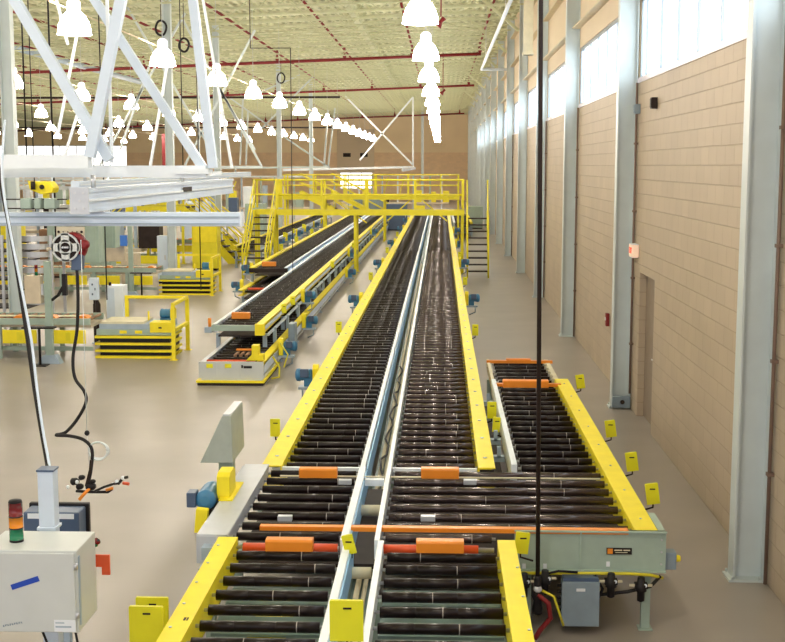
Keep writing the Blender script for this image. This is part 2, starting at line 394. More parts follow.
# ------------------------------------------------------------------ high bay lamps
def lamp_meshes():
    prof = [(0,.275),(.07,.270),(.15,.252),(.23,.222),(.30,.18),(.35,.13),(.37,.10)]
    a = MB(); a.rings((0,0,0),(0,0,1),prof,16,caps=True); sh = a.mesh('shade','shade')
    a = MB(); a.rings((0,0,.37),(0,0,1),[(0,.085),(.03,.11),(.15,.11),(.20,.06)],12); nk = a.mesh('collar','neck')
    a = MB(); a.tube([(0,0,.57),(0,0,.72)],.012,6); a.tube([(0,0,.70),(0,0,3.2)],.006,5); rd = a.mesh('hanger','grey')
    a = MB(); a.rings((0,0,-.004),(0,0,1),[(0,.285),(.018,.285)],20,caps=False); rim = a.mesh('rim','white')
    return sh, nk, rd, rim
LM = lamp_meshes()
rows = [(-.33,-.6,3,'unseen one directly over the near conveyors'),(-6.05,1.0,3,'unseen one in the second row, over the near end'),(-11.75,7.5,3,'unseen one in the third row, over the near end'),  # unseen lamps carrying the rows on over the near end, added to light the foreground
        (-.33,19.5,16,'above the right-hand conveyor'),(-6.05,20.5,15,'in the second row from the wall'),(-11.75,27.4,14,'in the third row from the wall'),
        (-17.4,40.6,12,'in the fourth row from the wall'),(-23.1,53.4,10,'in the fifth row from the wall'),(-28.8,66.4,8,'in the sixth row from the wall')]
for (x, y0, n, where) in rows:
    for i in range(n):
        y = y0+(6.7 if x > -1 else 6.5)*i
        zb = 5.88+.02*(x)/3
        r = thing('high_bay_lamp', 'glowing bell-shaped high-bay lamp, %s %s' % ((ORD[i]+' from the camera') if n > 3 else ('rear','middle','front')[i], where), 'lamp', (x,y,zb), 'high-bay lamps')
        for nm, me_ in zip(('shade','collar','hanger','rim'), LM):
            o = bpy.data.objects.new(nm, me_); C.objects.link(o); o.parent = r
            if nm == 'hanger': o.scale = (1,1,(roof(x)-.1-zb)/3.2)
    if x < -1 and n > 3:
        tag(MB().tube([(x-.3,y0-.5,zb+.50),(x-.3,y0+6.5*(n-1)+.5,zb+.50)],.012,square=True).build('lamp_strut', 'girt', origin=(x,y0,zb+.7)),
            'thin cream channel linking the lamps %s' % where, 'strut')

# ------------------------------------------------------------------ rollers and conveyors
RM = {}
def roller_mesh(L, var, seg, r, mn='roller'):
    key = (round(L,3), var, seg, r, mn)
    if key in RM: return RM[key]
    rnd = random.Random(var*17+3)
    c1 = L*(.15+.7*rnd.random()); hl = L/2
    prof = [(0,r*.35,2),(.03,r*.35,2),(.03,r,0)]
    cuts = sorted([L*.3, L*.62, c1])
    for c in cuts:
        if c == c1: prof += [(c,r*1.01,1),(c+.006,r*1.01,0)]  # raised ring that carries the painted glint
        else: prof += [(c,r,0),(c+.004,r*.93,0),(c+.008,r,0)]
    prof += [(L-.03,r,0),(L-.03,r*.35,2),(L,r*.35,2)]
    a = MB(); a.rings((-hl,0,0),(hl,0,0),prof,seg)
    RM[key] = a.mesh('roller', [mn,'glint','steel']); return RM[key]
def rollers(parent, xa, xb, y0, y1, ztop, pitch, limit=100, r=.034, mn='roller'):
    n = int((y1-y0)/pitch)+1; wl = wloc(parent); L = xb-xa; xc = (xa+xb)/2
    for i in range(min(n, limit)):
        y = y0+i*pitch
        seg = 16 if y < 14 else 10
        o = bpy.data.objects.new('roller', roller_mesh(L, random.randint(0,7), seg, r, mn)); C.objects.link(o); o.parent = parent
        o.location = sub((xc, y, ztop-r), wl)
    if n > limit:
        b = MB()
        for i in range(limit, n):
            y = y0+i*pitch
            b.tube([(xa,y,ztop-r),(xb,y,ztop-r)],r,8)
        o = b.build('rollers', mn, parent); o['kind'] = 'stuff'
def channel(b, xa, xb, y0, y1, z0, z1, inner, t=.012, m=0):
    """side channel: a flat top flange xa..xb, a web on the side given by inner (-1 left edge, +1 right edge), a bottom flange"""
    b.box(xa,xb,y0,y1,z1-t,z1,m)
    xw = (xa, xa+t) if inner < 0 else (xb-t, xb)
    b.box(xw[0],xw[1],y0,y1,z0,z1-t,m); b.box(xa,xb,y0,y1,z0,z0+t,m)
    return b
def bolts(b, x, ys, z, r=.011, m=1):
    for y in ys: b.rings((x,y,z),(x,y,z+1),[(0,r),(.006,r)],6,m)
def frange(a, b_, s):
    out = []
    while a < b_: out.append(a); a += s
    return out
def support(parent, xa, xb, ys_, ztop, mname='green'):
    for y in ys_:
        b = MB()
        for x in (xa, xb):
            b.box(x-.035,x+.035,y-.04,y+.04,.012,ztop); b.box(x-.07,x+.07,y-.08,y+.08,0,.012)
        b.box(xa,xb,y-.025,y+.025,ztop*.42,ztop*.42+.06)
        b.build('support_leg', mname, parent)
def motor(parent, x, y, z, side, guard='yellow'):
    """gearmotor hung on the outside of a rail; side -1 = left of it, +1 = right"""
    s = side
    o = MB(); x0 = x+s*.10
    o.rings((x0,y,z),(x0+s,y,z),[(0,.055),(.02,.085),(.04,.088),(.05,.080),(.06,.088),(.075,.080),(.09,.088),(.105,.080),(.12,.088),(.135,.080),(.15,.088),(.165,.08),(.18,.095),(.23,.09),(.25,.05)],14)
    o.box(x0-.0,x0+s*.12,y-.07,y+.07,z-.16,z-.03)
    mo = o.build('drive_motor', 'blue', parent)
    MB().box(x0+s*.05,x0+s*.17,y-.13,y-.075,z-.02,z+.10).build('terminal_box', 'navy', mo, bev=.008)
    g = MB(); g.prism([(y-.10,z-.16),(y+.10,z-.16),(y+.10,z+.10),(y+.06,z+.15),(y-.06,z+.15),(y-.10,z+.10)],0,x+s*.015,x+s*.095)
    g.build('chain_guard', guard, mo, bev=.006)
    b = MB(); b.box(x+s*.01,x0+s*.2,y-.10,y+.10,z-.20,z-.165); b.tube([(x0+s*.15,y,z-.2),(x0+s*.15,y+.02,z-.32),(x0+s*.02,y+.03,z-.38)],.015)
    b.build('mounting_bracket', 'bluegrey', mo)
    return mo
def flag(parent, x, y, z, w=.11, h=.20, tilt=0, side=1):
    """upright fluorescent plate on a thin bracket"""
    o = MB(); t = radians(tilt)
    def R(px, pz): return (x+px*cos(t)-pz*sin(t), z+px*sin(t)+pz*cos(t))
    poly = [R(-w/2,0),R(w/2,0),R(w/2,h-.006),R(w/2-.006,h),R(-w/2+.006,h),R(-w/2,h-.006)]
    o.prism(poly,1,y-.012,y+.012)
    f = o.build('marker_plate', 'lime', parent)
    MB().tube([(x,y+.02,z+.05),(x,y+.03,z-.04),(x-side*.10,y+.03,z-.07)],.009,6).build('bracket', 'dark', f)
    a, c = R(-.02,h-.05), R(.03,h-.04)
    MB().box(min(a[0],c[0]),max(a[0],c[0]),y-.0135,y-.0121,a[1]-.004,a[1]+.008).build('slot', 'dark', f)
    return f
def cover(parent, xc, y, z0, w, h=.085, d=.14, name='stop_cover', m='orange'):
    o = MB(); o.prism([(y-d/2,z0),(y+d/2,z0),(y+d/2,z0+h-.012),(y+d/2-.012,z0+h),(y-d/2+.012,z0+h),(y-d/2,z0+h-.012)],0,xc-w/2,xc+w/2)
    return o.build(name, m, parent, bev=.005)

ZT = .80          # top of the main rollers
RA = .82          # top of the rails
YT0, YT1 = 9.28, 11.55      # transfer section between near and far lanes
YEND = 78.0
# --- far left lane
r = thing('roller_conveyor', 'long dark roller conveyor with a wide yellow left rail, beyond the transfer section', 'conveyor', (-1.1,YT1,0))
LL = r
rollers(r,-1.53,-.765,YT1+.22,YEND,ZT,.305)
b = channel(MB(),-1.72,-1.525,YT1,YEND,.58,RA,1); bolts(b,-1.62,frange(YT1+.4,40,.9),RA,.02); b.build('side_rail', ['yellow','steel'], r)
b = MB(); b.box(-.760,-.715,YT1-.05,YEND,.70,RA+.01); b.build('side_rail', 'white', r, 'narrow white rail')
MB().box(-.704,-.69,YT1,YEND,.60,.80).build('side_channel', 'stripe', r)
MB().box(-1.52,-.77,YT1+.02,YEND,.55,.60).build('drive_pan', 'dark', r)  # pan coloured dark to stand for the shade between the rollers
support(r,-1.66,-.74,frange(YT1+1,YEND,3.4),.575)
for py in (372,297,261,241,227,219): 
    p = at(315,py,Z=.76); motor(r,-1.72,p[1],.72,-1)
for py in (428,327,276,250,234): 
    p = at(322,py,Z=.80); flag(r,-1.83,p[1],.70,side=-1)
# --- far right lane
r = thing('roller_conveyor', 'long glossy roller conveyor with a yellow right rail, beyond the transfer section', 'conveyor', (0,YT1,0))
LR = r
rollers(r,-.455,.375,YT1+.22,YEND,ZT,.305,mn='gloss')
b = channel(MB(),.37,.535,YT1,YEND,.58,RA,-1); bolts(b,.45,frange(YT1+.4,40,.9),RA,.02); b.build('side_rail', ['yellow','steel'], r)
MB().box(.385,.52,YT1-.006,YT1+.002,.69,.80).build('rail_end_dark', 'black', r)  # black sheet standing for the dark hollow of the open rail end
MB().box(-.498,-.460,YT1-.2,YEND,.70,RA+.01).build('side_rail', 'white', r, 'narrow white rail')
MB().box(-.44,.365,YT1+.02,YEND,.55,.60).build('drive_pan', 'dark', r)  # dark colour deepens the shaded gaps under this lane's rollers
support(r,-.49,.48,frange(YT1+1,YEND,3.4),.575)
for py in (298,262,243,230): 
    p = at(470,py,Z=.74); motor(r,.535,p[1],.74,1)
for py in (330,410,281,255): 
    p = at(475,py,Z=.80); flag(r,.62,p[1],.70)
# --- things lying in the gap between the lanes
b = MB()
b.tube([(-.62,8,.50),(-.62,40,.50)],.022); b.tube([(-.57,8,.47),(-.57,40,.47)],.018)
tag(b.build('cable_conduit', 'cream', origin=(-.6,8,.5)), 'pair of pale conduits lying in the gap between the two main conveyors', 'conduit')
b = MB(); pts = [(-.60+.035*sin(i*1.7),11.8+.35*i,.56+.02*cos(i*2.3)) for i in range(22)]
b.tube(pts,.012,6); tag(b.build('loose_cable', 'black', origin=pts[0]), 'black loose cable wandering along the gap between the main conveyors', 'cable')
tag(MB().box(-.685,-.53,6.3,YEND,.38,.42).build('cable_tray', 'teal', origin=(-.6,6.3,.38)), 'grey green tray in the gap between the two main conveyors', 'tray')

# --- transfer section
r = thing('transfer_conveyor', 'wide transfer section with orange covers joining near and far conveyors', 'conveyor', (0,10.4,0))
TR = r
rollers(r,-1.64,-.765,YT0+.17,YT1+.1,ZT,.287)
rollers(r,-.455,.445,YT0+.17,YT0+.3,ZT,.287,mn='gloss')
rollers(r,-.455,1.555,YT0+.457,YT1+.1,ZT,.287,mn='gloss')
MB().box(-.765,-.705,YT0-.1,YT1-.05,.70,RA+.01).build('centre_rail', 'white', r)
MB().box(-.704,-.69,YT0-.1,YT1-.05,.60,.80).build('side_channel', 'stripe', r)
MB().box(-.500,-.460,YT0-.1,YT1-.2,.68,RA+.01).build('centre_rail', 'white', r)
MB().box(-1.60,.55,YT0+.02,YT1,.56,.60).build('drive_pan', 'dark', r); MB().box(.551,1.55,YT0+.30,YT1,.56,.60).build('drive_pan', 'dark', r)  # both pans darkened in colour for the shade under the transfer rollers
# grey cover sheet over the left drives
b = MB(); b.prism([(-1.90,YT0-.0),(-1.655,YT0-.0),(-1.645,YT1+.02),(-1.88,YT1+.02)],2,RA-.006,RA+.01); b.box(-1.665,-1.65,YT0,YT1,.72,RA); b.box(-1.90,-1.89,YT0,YT1,.66,RA)
b.box(-1.90,-1.74,YT0-.012,YT0-.001,.60,RA)
b.build('cover_sheet', 'grey', r, 'pale grey sheet over the left drives')
MB().box(-1.84,-1.74,YT0-.12,YT0-.013,.66,.76).build('drive_bracket', 'bluegrey', r); MB().box(-1.85,-1.75,YT0-.20,YT0-.013,.50,.62).build('drive_bracket', 'bluegrey', r)
# light cross bars seen between the rollers
MB().tube([(-1.62,YT1+.06,.775),(-.77,YT1+.06,.775)],.02,square=True).build('cross_bar', 'white', r)
MB().tube([(-.45,YT1+.06,.775),(.36,YT1+.06,.775)],.02,square=True).build('cross_bar', 'white', r)
MB().box(-1.5,1.5,YT1-.30,YT1-.285,.79,.803).build('cross_bar', 'cream', r)
MB().box(-.705,-.515,YT1-.42,YT1-.36,.74,.80).build('tie_bar', 'white', r)
MB().tube([(-.69,YT1-.95,.66),(-.515,YT1-.95,.66)],.05,12).build('tie_tube', 'cream', r)
MB().tube([(-.69,YT0-.25,.62),(-.515,YT0-.25,.62)],.045,12).build('tie_tube', 'cream', r)
# orange lateral bar and covers, red rollers
y = at(400,526,Z=.83)[1]
MB().box(-1.44,1.50,y-.035,y+.035,.79,.825).build('long_stop_bar', 'orange', r)
yr = at(400,546,Z=.80)[1]
for a, c in ((-1.56,-.77),(-.45,.42)):
    b = MB(); b.rings((a,yr,.775),(c,yr,.775),[(0,.012,1),(.05 if a < -1 else .01,.012,1),(.05 if a < -1 else .01,.036,0),(c-a-(.01 if a < -1 else .12),.036,0),(c-a-(.01 if a < -1 else .12),.018,1),(c-a,.018,1)],16)
    b.build('red_roller', ['red','steel'], r)
for (px, py, w) in ((318,476.5,.355),(440,476.5,.355),(289,549.5,.36),(440,551,.36)):
    p = at(px,py,Z=.81); cover(r,p[0],p[1]+.04,.79,w,.095,.11)
for (px, py) in ((345,480),(470,480),(285,516),(428,516)):
    p = at(px,py,Z=.8); MB().box(p[0]-.06,p[0]+.06,p[1]-.03,p[1]+.03,.76,.805).build('sensor', 'grey', r, bev=.004)
support(r,-1.66,-.74,[YT0+.5,YT1-.4],.55)
# drive motor on the cover sheet with its yellow guards
mo = MB(); q = (-1.93,10.55,.83)
mo.rings((-2.01,10.20,.84),(-2.01,11.3,.84),[(0,.04),(.02,.085),(.06,.09),(.09,.08),(.12,.09),(.15,.08),(.18,.09),(.21,.08),(.24,.09),(.27,.08),(.30,.09),(.36,.085),(.40,.06)],16)
mo = mo.build('drive_motor', 'blue', r, 'blue gearmotor')
MB().box(-2.17,-2.09,10.2,10.34,.78,.91).build('terminal_box', 'navy', mo, bev=.008)
b = MB(); b.prism([(-2.08,.60),(-1.98,.60),(-1.96,.80),(-2.06,.81)],1,10.06,10.14); b.build('guard', 'yellow', mo, bev=.006)
b = MB(); b.prism([(10.32,.83),(10.64,.83),(10.63,1.02),(10.58,1.05),(10.38,1.05),(10.33,1.02)],0,-1.93,-1.815); b.build('chain_guard', 'yellow', mo, bev=.008)
b = MB(); b.box(-1.90,-1.78,10.24,10.85,.831,.842); b.build('guard_foot', 'yellow', mo)
b = MB(); b.box(-2.08,-1.90,10.25,10.6,.68,.755); b.build('mounting_bracket', 'dark', mo)

# --- near lanes
YN = 6.0
r = thing('roller_conveyor', 'near left roller conveyor with a bright yellow rail at the bottom of the picture', 'conveyor', (-1.1,YN,0))
rollers(r,-1.56,-.73,YN+.1,YT0-.3,ZT,.287,r=.036)
b = channel(MB(),-1.72,-1.57,YN,YT0-.02,.58,RA,1); bolts(b,-1.685,frange(YN+.1,YT0-.1,.42),RA); b.build('side_rail', ['yellow','steel'], r)
b = MB()
for k, yy in enumerate((7.5,)): b.box(-1.63,-1.615,yy-.02,yy+.03,RA,RA+.002); b.box(-1.61,-1.60,yy-.02,yy+.03,RA,RA+.002)
b.build('stamped_mark', 'dark', r)
MB().box(-.73,-.675,YN,YT0-.1,.68,RA+.01).build('side_rail', 'white', r, 'narrow white rail'); MB().box(-.674,-.66,YN,YT0-.1,.60,.80).build('side_channel', 'stripe', r)
b = MB()
for k, yy in enumerate(frange(YN+.2,YT0-.4,.574)): b.box(-1.54,-.75,yy,yy+.33,.54,.56)
b.build('drive_pan', 'teal', r)
MB().box(-1.30,-1.05,YN,YT0-.4,.47,.52).build('chain_guard', 'yellow', r)
support(r,-1.66,-.70,[YN+.5,YT0-.7],.57)
for (px, py, w, h, yy, zz) in ((152,597,.22,.26,7.95,None),(146,606,.22,.24,7.55,None)):
    p = at(px,py,Y=yy); flag(r,p[0],yy,p[2]-h,w,h,0,-1)
p = at(346.5,600,Y=7.0); flag(r,p[0],7.0,p[2]-.25,.20,.25,0,1)
p = at(350,535,Y=8.95); flag(r,p[0]+.01,8.95,p[2]-.145,.085,.15,14,1)
r = thing('roller_conveyor', 'near right roller conveyor with a yellow right rail at the bottom of the picture', 'conveyor', (0,YN,0))
rollers(r,-.42,.455,YN+.1,YT0-.3,ZT,.287,r=.036)
b = channel(MB(),.45,.585,YN,YT0-.02,.58,RA,-1); bolts(b,.565,frange(YN+.2,YT0-.1,.6),RA); b.build('side_rail', ['yellow','steel'], r)
MB().box(-.470,-.425,YN,YT0-.1,.68,RA+.01).build('side_rail', 'white', r, 'narrow white rail')
b = MB()
for k, yy in enumerate(frange(YN+.2,YT0-.4,.574)): b.box(-.41,.44,yy,yy+.33,.54,.56)
b.build('drive_pan', 'teal', r)
support(r,-.45,.53,[YN+.5,YT0-.7],.57)
p = at(521,552,Y=9.3); flag(r,p[0],9.33,p[2]-.02,.11,.17,-6,-1)

# --- short right lane
YC1 = 16.55
r = thing('roller_conveyor', 'short dark roller conveyor on the right with yellow right rail and orange end bars', 'conveyor', (1.15,9.6,0))
SC = r
rollers(r,.765,1.545,YT1+.2,18.2,ZT,.30)
b = channel(MB(),1.555,1.735,YT0+.28,YC1,.56,RA,-1); bolts(b,1.65,frange(YT0+.6,YC1,.9),RA); b.build('side_rail', ['yellow','steel'], r)
MB().box(.695,.75,YT1+.1,YC1-.1,.62,RA+.01).build('side_rail', 'white', r, 'narrow white rail')
b = MB(); b.box(.70,.74,YC1,18.35,.66,.80); b.box(1.56,1.62,YC1,18.35,.66,.80); 
for yy in frange(YC1+.1,18.3,.3): b.rings((.69,yy,.76),(.69+1,yy,.76),[(0,.014),(.02,.014)],6); b.rings((1.53,yy,.80),(1.6,yy,.80),[(0,.02),(.03,.02)],6)
b.build('side_rail', 'cream', r, 'pale bolted rail of the far end')
MB().box(.76,1.55,YT1+.02,18.3,.55,.60).build('drive_pan', 'dark', r)  # shade between the short lane's rollers put into the pan colour
y = at(520,361,Z=.82)[1]; MB().box(.69,1.66,y-.04,y+.04,.79,.83).build('end_stop_bar', 'orange', r)
MB().box(.98,1.34,y-.02,y+.09,.83,.85).build('end_stop_pad', 'orange', r)
y = at(520,384,Z=.82)[1]; MB().box(.74,1.60,y-.035,y+.035,.79,.83).build('stop_bar', 'orange', r)
cover(r,1.13,y-.05,.79,.60,.095,.14)
support(r,.73,1.64,[12.5,15.4,18.0],.55)
for (px, py) in ((576,377),(604,424),(630,457),(653,489)):
    p = at(px,py+4,Z=.80); flag(r,1.91,p[1],.70,.115,.19,8)
p = at(496,418,Y=13.6); flag(r,p[0],13.6,p[2]-.16,.085,.17,-4,-1)
b = MB()
for yy in (12.6,13.4,14.6,15.6): b = MB(); b.box(.56,.68,yy,yy+.08,.62,.68); b.box(.60,.64,yy,yy+.03,.66,.78); b.build('spacer_bracket', 'bluegrey', r)
MB().box(.58,.66,YT1+.3,16.5,.44,.48).build('spacer_tray', 'dark', r)
# end frame facing the camera
ZE0 = .485
YE = 9.56
b = MB(); b.box(.60,1.80,YE-.02,YE,ZE0,RA); b.box(.60,1.80,YE-.05,YE,RA-.012,RA); b.box(.60,1.80,YE-.05,YE,ZE0,ZE0+.012); b.box(1.74,1.795,YE+.001,YE+.5,ZE0+.001,RA-.001); b.box(1.12,1.132,YE-.035,YE-.02,ZE0+.013,RA-.013)
ef = b.build('end_frame', 'green', r, 'grey green end plate with a small nameplate')
b = MB(); bolts(b,0,[],0)
for zz in (.55,.65,.75): b.rings((1.765,YE-.02,zz),(1.765,YE-.04,zz),[(0,.009),(.008,.009)],6)
b.build('bolt', 'steel', ef)
p = at(621,551,Y=YE-.022); npx, npz = p[0], p[2]
npl = MB().box(npx-.115,npx+.085,YE-.030,YE-.021,npz-.026,npz+.026).build('nameplate', 'black', ef)
MB().box(npx-.108,npx-.066,YE-.033,YE-.030,npz-.021,npz+.021).build('logo_patch', 'orange', npl)
b = MB(); b.box(npx-.053,npx+.008,YE-.033,YE-.030,npz+.004,npz+.013); b.box(npx+.018,npx+.07,YE-.033,YE-.030,npz+.004,npz+.013); b.box(npx-.045,npx+.05,YE-.033,YE-.030,npz-.012,npz-.008)
b.build('faint_lettering', 'cream', npl)
for (px, py) in ((545,566),(608,564),(524,566)):
    p = at(px,py,Y=YE-.022); MB().box(p[0]-.014,p[0]+.014,YE-.026,YE-.021,p[2]-.02,p[2]+.02).build('sticker', 'paper', ef)
b = MB(); b.box(1.62,1.69,YE+.0,YE+.05,0.012,ZE0); b.box(1.60,1.71,YE-.03,YE+.08,0,.012); b.build('support_leg', 'green', r); MB().box(.68,.74,YE+.0,YE+.05,0,ZE0).build('support_leg', 'green', r)
b = MB(); b.box(1.80,1.90,YE+.05,YE+.17,.48,.62); sw = b.build('switch_box', 'boxgrey', r, bev=.006)
MB().rings((1.90,YE+.10,.56),(2,YE+.10,.56),[(0,.028),(.03,.028),(.04,.02)],12).build('knob', 'yellow', sw)
# pneumatics under the end frame
b = MB(); b.tube([(.62,YE-.06,.475),(1.30,YE-.05,.478),(1.5,YE-.06,.482),(1.68,YE-.07,.475),(1.78,YE-.03,.44)],.013,8); b.build('yellow_hose', 'ywire', r)
b = MB(); b.tube([(1.0,YE-.06,.44),(1.3,YE-.04,.30),(1.5,YE-.05,.33),(1.68,YE-.06,.38),(1.76,YE-.04,.46)],.015,8)
b.tube([(1.12,YE-.08,.42),(1.24,YE-.09,.47),(1.30,YE-.08,.36),(1.24,YE-.07,.22)],.012,8); b.tube([(.86,YE-.07,.40),(.82,YE-.08,.47),(.95,YE-.07,.50),(1.1,YE-.07,.49)],.010,8)
b.build('black_hose', 'black', r)
for (px, py) in ((524,583),(545,580),(611,583),(641,587)):
    p = at(px,py,Y=YE-.10)
    b = MB(); b.rings((p[0],YE-.10,p[2]+.08),(p[0],YE-.10,0),[(0,.028),(.05,.035),(.06,.045),(.11,.045),(.12,.03),(.19,.03),(.20,.012)],12); b.box(p[0]-.05,p[0]+.05,YE-.12,YE-.06,p[2]-.01,p[2]+.03)
    va = b.build('air_valve', 'black', r)
    MB().tube([(p[0]-.09,YE-.09,p[2]+.01),(p[0]+.09,YE-.09,p[2]+.01)],.012,8).build('brass_fitting', 'cream', va)
    MB().rings((p[0]+.03,YE-.125,p[2]+.02),(p[0]+.03,0,p[2]+.02),[(0,.014),(.006,.014)],10).build('gauge', 'white', va)
p0, p1 = at(562,582,Y=YE-.16), at(599,627,Y=YE-.16)
b = MB(); b.box(p0[0],p1[0],YE-.16,YE-.06,p1[2],p0[2]); jb = b.build('junction_box', 'boxgrey', r, 'blue grey junction box', bev=.006)
MB().box(p0[0]+.01,p1[0]-.01,YE-.15,YE-.05,p0[2]+.002,p0[2]+.03).build('mounting_plate', 'navy', jb)
MB().box((p0[0]+p1[0])/2-.035,(p0[0]+p1[0])/2+.035,YE-.164,YE-.160,p0[2]-.075,p0[2]-.052).build('sticker', 'paper', jb)
b = MB()
for i in range(5): b.rings((p0[0]-.03,YE-.10,p0[2]-.05-.05*i),(p0[0]+1,YE-.10,p0[2]-.05-.05*i),[(0,.011),(.03,.014)],8)
b.build('cable_gland', 'black', jb)

# ------------------------------------------------------------------ hanging air drop at the right
xa = at(538,560,Y=9.25)[0]; xt = at(541,0,Y=9.25)[0]
r = thing('air_drop_hose', 'dark vertical air hose hanging from the roof to the end frame valves', 'hose', (xa,9.25,.5))
MB().tube([(xt+.06,9.25,roof(xt)-.02),(xt,9.25,at(541,0,Y=9.25)[2]),(xa,9.25,.52)],.017,12).build('hose', 'dark', r)
b = MB(); p = at(538,590,Y=9.25)
b.rings((xa,9.25,.54),(xa,9.25,0),[(0,.02),(.03,.028),(.09,.028),(.12,.045),(.16,.05),(.20,.03),(.26,.04),(.3,.04)],12); b.build('coupling', 'black', r)
MB().rings((xa,9.24,.46),(xa,9.24,0),[(0,.024),(.02,.034),(.04,.034),(.05,.024)],12).build('collar', 'grey', r)
MB().tube([(xa,9.22,.40),(xa+.08,9.2,.34),(xa+.10,9.2,.22),(xa+.02,9.2,.12),(xa-.02,9.2,.05)],.02,8).build('red_hose', 'pipered', r, 'dull red lower hose') 
MB().tube([(xa+.03,9.2,.44),(xa+.12,9.18,.40),(xa+.16,9.18,.28),(xa+.20,9.2,.16)],.010,8).build('yellow_hose', 'ywire', r)

# ------------------------------------------------------------------ kiosk console beside the cover sheet
r = thing('operator_console', 'grey wedge-shaped operator console on a post left of the yellow rail', 'console', (-2.0,11.3,0))
pts = [at(200,463,Y=11.3),at(233,463,Y=11.3),at(231,416,Y=11.3),at(222,416,Y=11.3)]
b = MB(); b.prism([(p[0],p[2]) for p in pts],1,11.3,11.98); b.build('hood', 'ltgreen', r, bev=.006)
z0, z1 = pts[0][2], pts[2][2]
MB().prism([(pts[3][0]-.008,pts[3][2]-.05),(pts[3][0]-.003,pts[3][2]-.05),(pts[0][0]+.07,pts[0][2]+.14),(pts[0][0]+.062,pts[0][2]+.14)],1,11.36,11.92).build('screen', 'navy', r)
MB().box(pts[3][0]+.005,pts[2][0]-.005,11.31,11.97,z1,z1+.012).build('top_plate', 'grey', r)
b = MB(); b.box(pts[0][0]+.15,pts[1][0]-.03,11.45,11.6,.0,z0); b.box(pts[0][0]+.08,pts[1][0]+.02,11.4,11.65,0,.012); b.build('post', 'green', r)

# ------------------------------------------------------------------ stacked conveyors of the second line (A over A-low, B over B-low)
def long_lane(label, xa, xb, y0, y1, z, railL, railR, loc=None, legs=True, legz=None, limit=100, pitch=.305):
    r = thing('roller_conveyor', label, 'conveyor', ((xa+xb)/2,y0,0))
    rollers(r,xa,xb,y0+.12,y1,z,pitch,limit)
    for (a, c, mn, side) in (railL, railR):
        b = channel(MB(),a,c,y0,y1,z-.14,z+.02,side); b.build('side_rail', mn, r)
    MB().box(xa+.02,xb-.02,y0+.02,y1,z-.22,z-.19).build('drive_pan', 'dark', r)  # dark pan colour stands in for shade below the rollers
    if legs: support(r,railL[0]+.03,railR[1]-.04,frange(y0+.35,y1,2.6),z-.2,'bluegrey')
    return r
A = long_lane('upper deck of the double-level conveyor, its near end carrying an orange block', -4.08,-3.36,22.15,73,.80,(-4.15,-4.08,'white',-1),(-3.36,-3.21,'yellow',-1))
b = MB(); b.box(-4.17,-3.2,22.08,22.14,.70,.80); b.build('end_beam', 'green', A)
b = MB(); b.box(-3.37,-3.19,22.05,22.15,.62,.83); b.build('end_guard', 'yellow', A, bev=.006)
MB().box(-4.30,-4.17,22.1,22.3,.66,.76).build('end_motor', 'bluegrey', A); MB().tube([(-4.22,22.2,.76),(-4.22,22.2,.92)],.03).build('end_cap', 'orange', A)
p = at(241,318,Z=.81); cover(A,p[0],p[1],.80,.34,.12,.14)
b = MB(); b.box(-3.205,-3.19,22.2,73,.71,.78); b.build('side_channel', 'bluewhite', A)
for (px, py) in ((292,295),(342,252),(365,231),(386,218)):
    p = at(px,py,Z=.74); motor(A,-3.2,p[1],.74,1)
for (px, py) in ((277,308),(286,300),(328,264),(352,245)):
    p = at(px,py,Z=.84); flag(A,-3.15,p[1],.74,.10,.18)
AL = long_lane('low deck of the double-level conveyor, resting just above the floor', -4.0,-3.12,20.45,73,.36,(-4.08,-4.0,'grey',-1),(-3.12,-2.98,'yellow',-1),legs=False)
b = MB(); b.box(-4.08,-2.98,20.40,20.45,.12,.40)
for x in (-3.78,-3.38): b.box(x-.01,x+.01,20.39,20.40,.12,.40)
ef = b.build('end_frame', 'ltgrey', AL)
for (px, py) in ((209.5,366),(228,366)):
    p = at(px,py,Y=20.38); MB().box(p[0]-.055,p[0]+.055,20.386,20.392,p[2]-.035,p[2]+.035).build('sticker', 'lime', ef)
p = at(246.5,367,Y=20.38); b = MB(); b.box(p[0]-.09,p[0]-.06,20.386,20.392,p[2]-.02,p[2]+.03); b.box(p[0]-.05,p[0]+.09,20.386,20.392,p[2]-.025,p[2]+.015); b.build('nameplate', 'black', ef)
b = MB(); b.box(-4.10,-2.98,20.36,22.3,.0,.05,1); b.box(-4.12,-2.96,20.34,22.4,.05,.085,0); b.box(-4.04,-3.0,20.4,73,.085,.12,2)
b.build('floor_base', ['yellow','dark','ltgrey'], AL)
MB().box(-2.979,-2.972,20.46,73,.20,.34).build('side_channel', 'bluewhite', AL)
support(AL,-4.0,-3.05,frange(23,72,2.6),.16,'bluegrey')
MB().tube([(-3.98,20.62,.37),(-3.15,20.62,.37)],.033,12).build('red_roller', 'red', AL)
b = MB(); b.prism([(-3.30,.40),(-3.0,.40),(-3.0,.50),(-3.08,.50),(-3.08,.66),(-3.20,.66),(-3.20,.50)],1,20.55,20.75); b.build('guard', 'yellow', AL, bev=.006)
p = at(243,352,Z=.37); cover(AL,p[0],p[1]+.2,.37,.30,.03,.1); b = MB()
for k in range(3): b.box(p[0]-.12+k*.1,p[0]-.07+k*.1,p[1]-.3,p[1]+.1,.33,.365)
b.build('stop_finger', 'brown', AL)
for (px, py) in ((295,320),(266,346),(345,272)): 
    p = at(px,py,Z=.40); motor(AL,-2.97,p[1],.40,1)
b = MB(); p = at(281,345,Z=.2); b.box(-2.965,-2.84,p[1]-.05,p[1]+.35,.1,.62); b.build('control_box', 'boxgrey', AL, bev=.008)
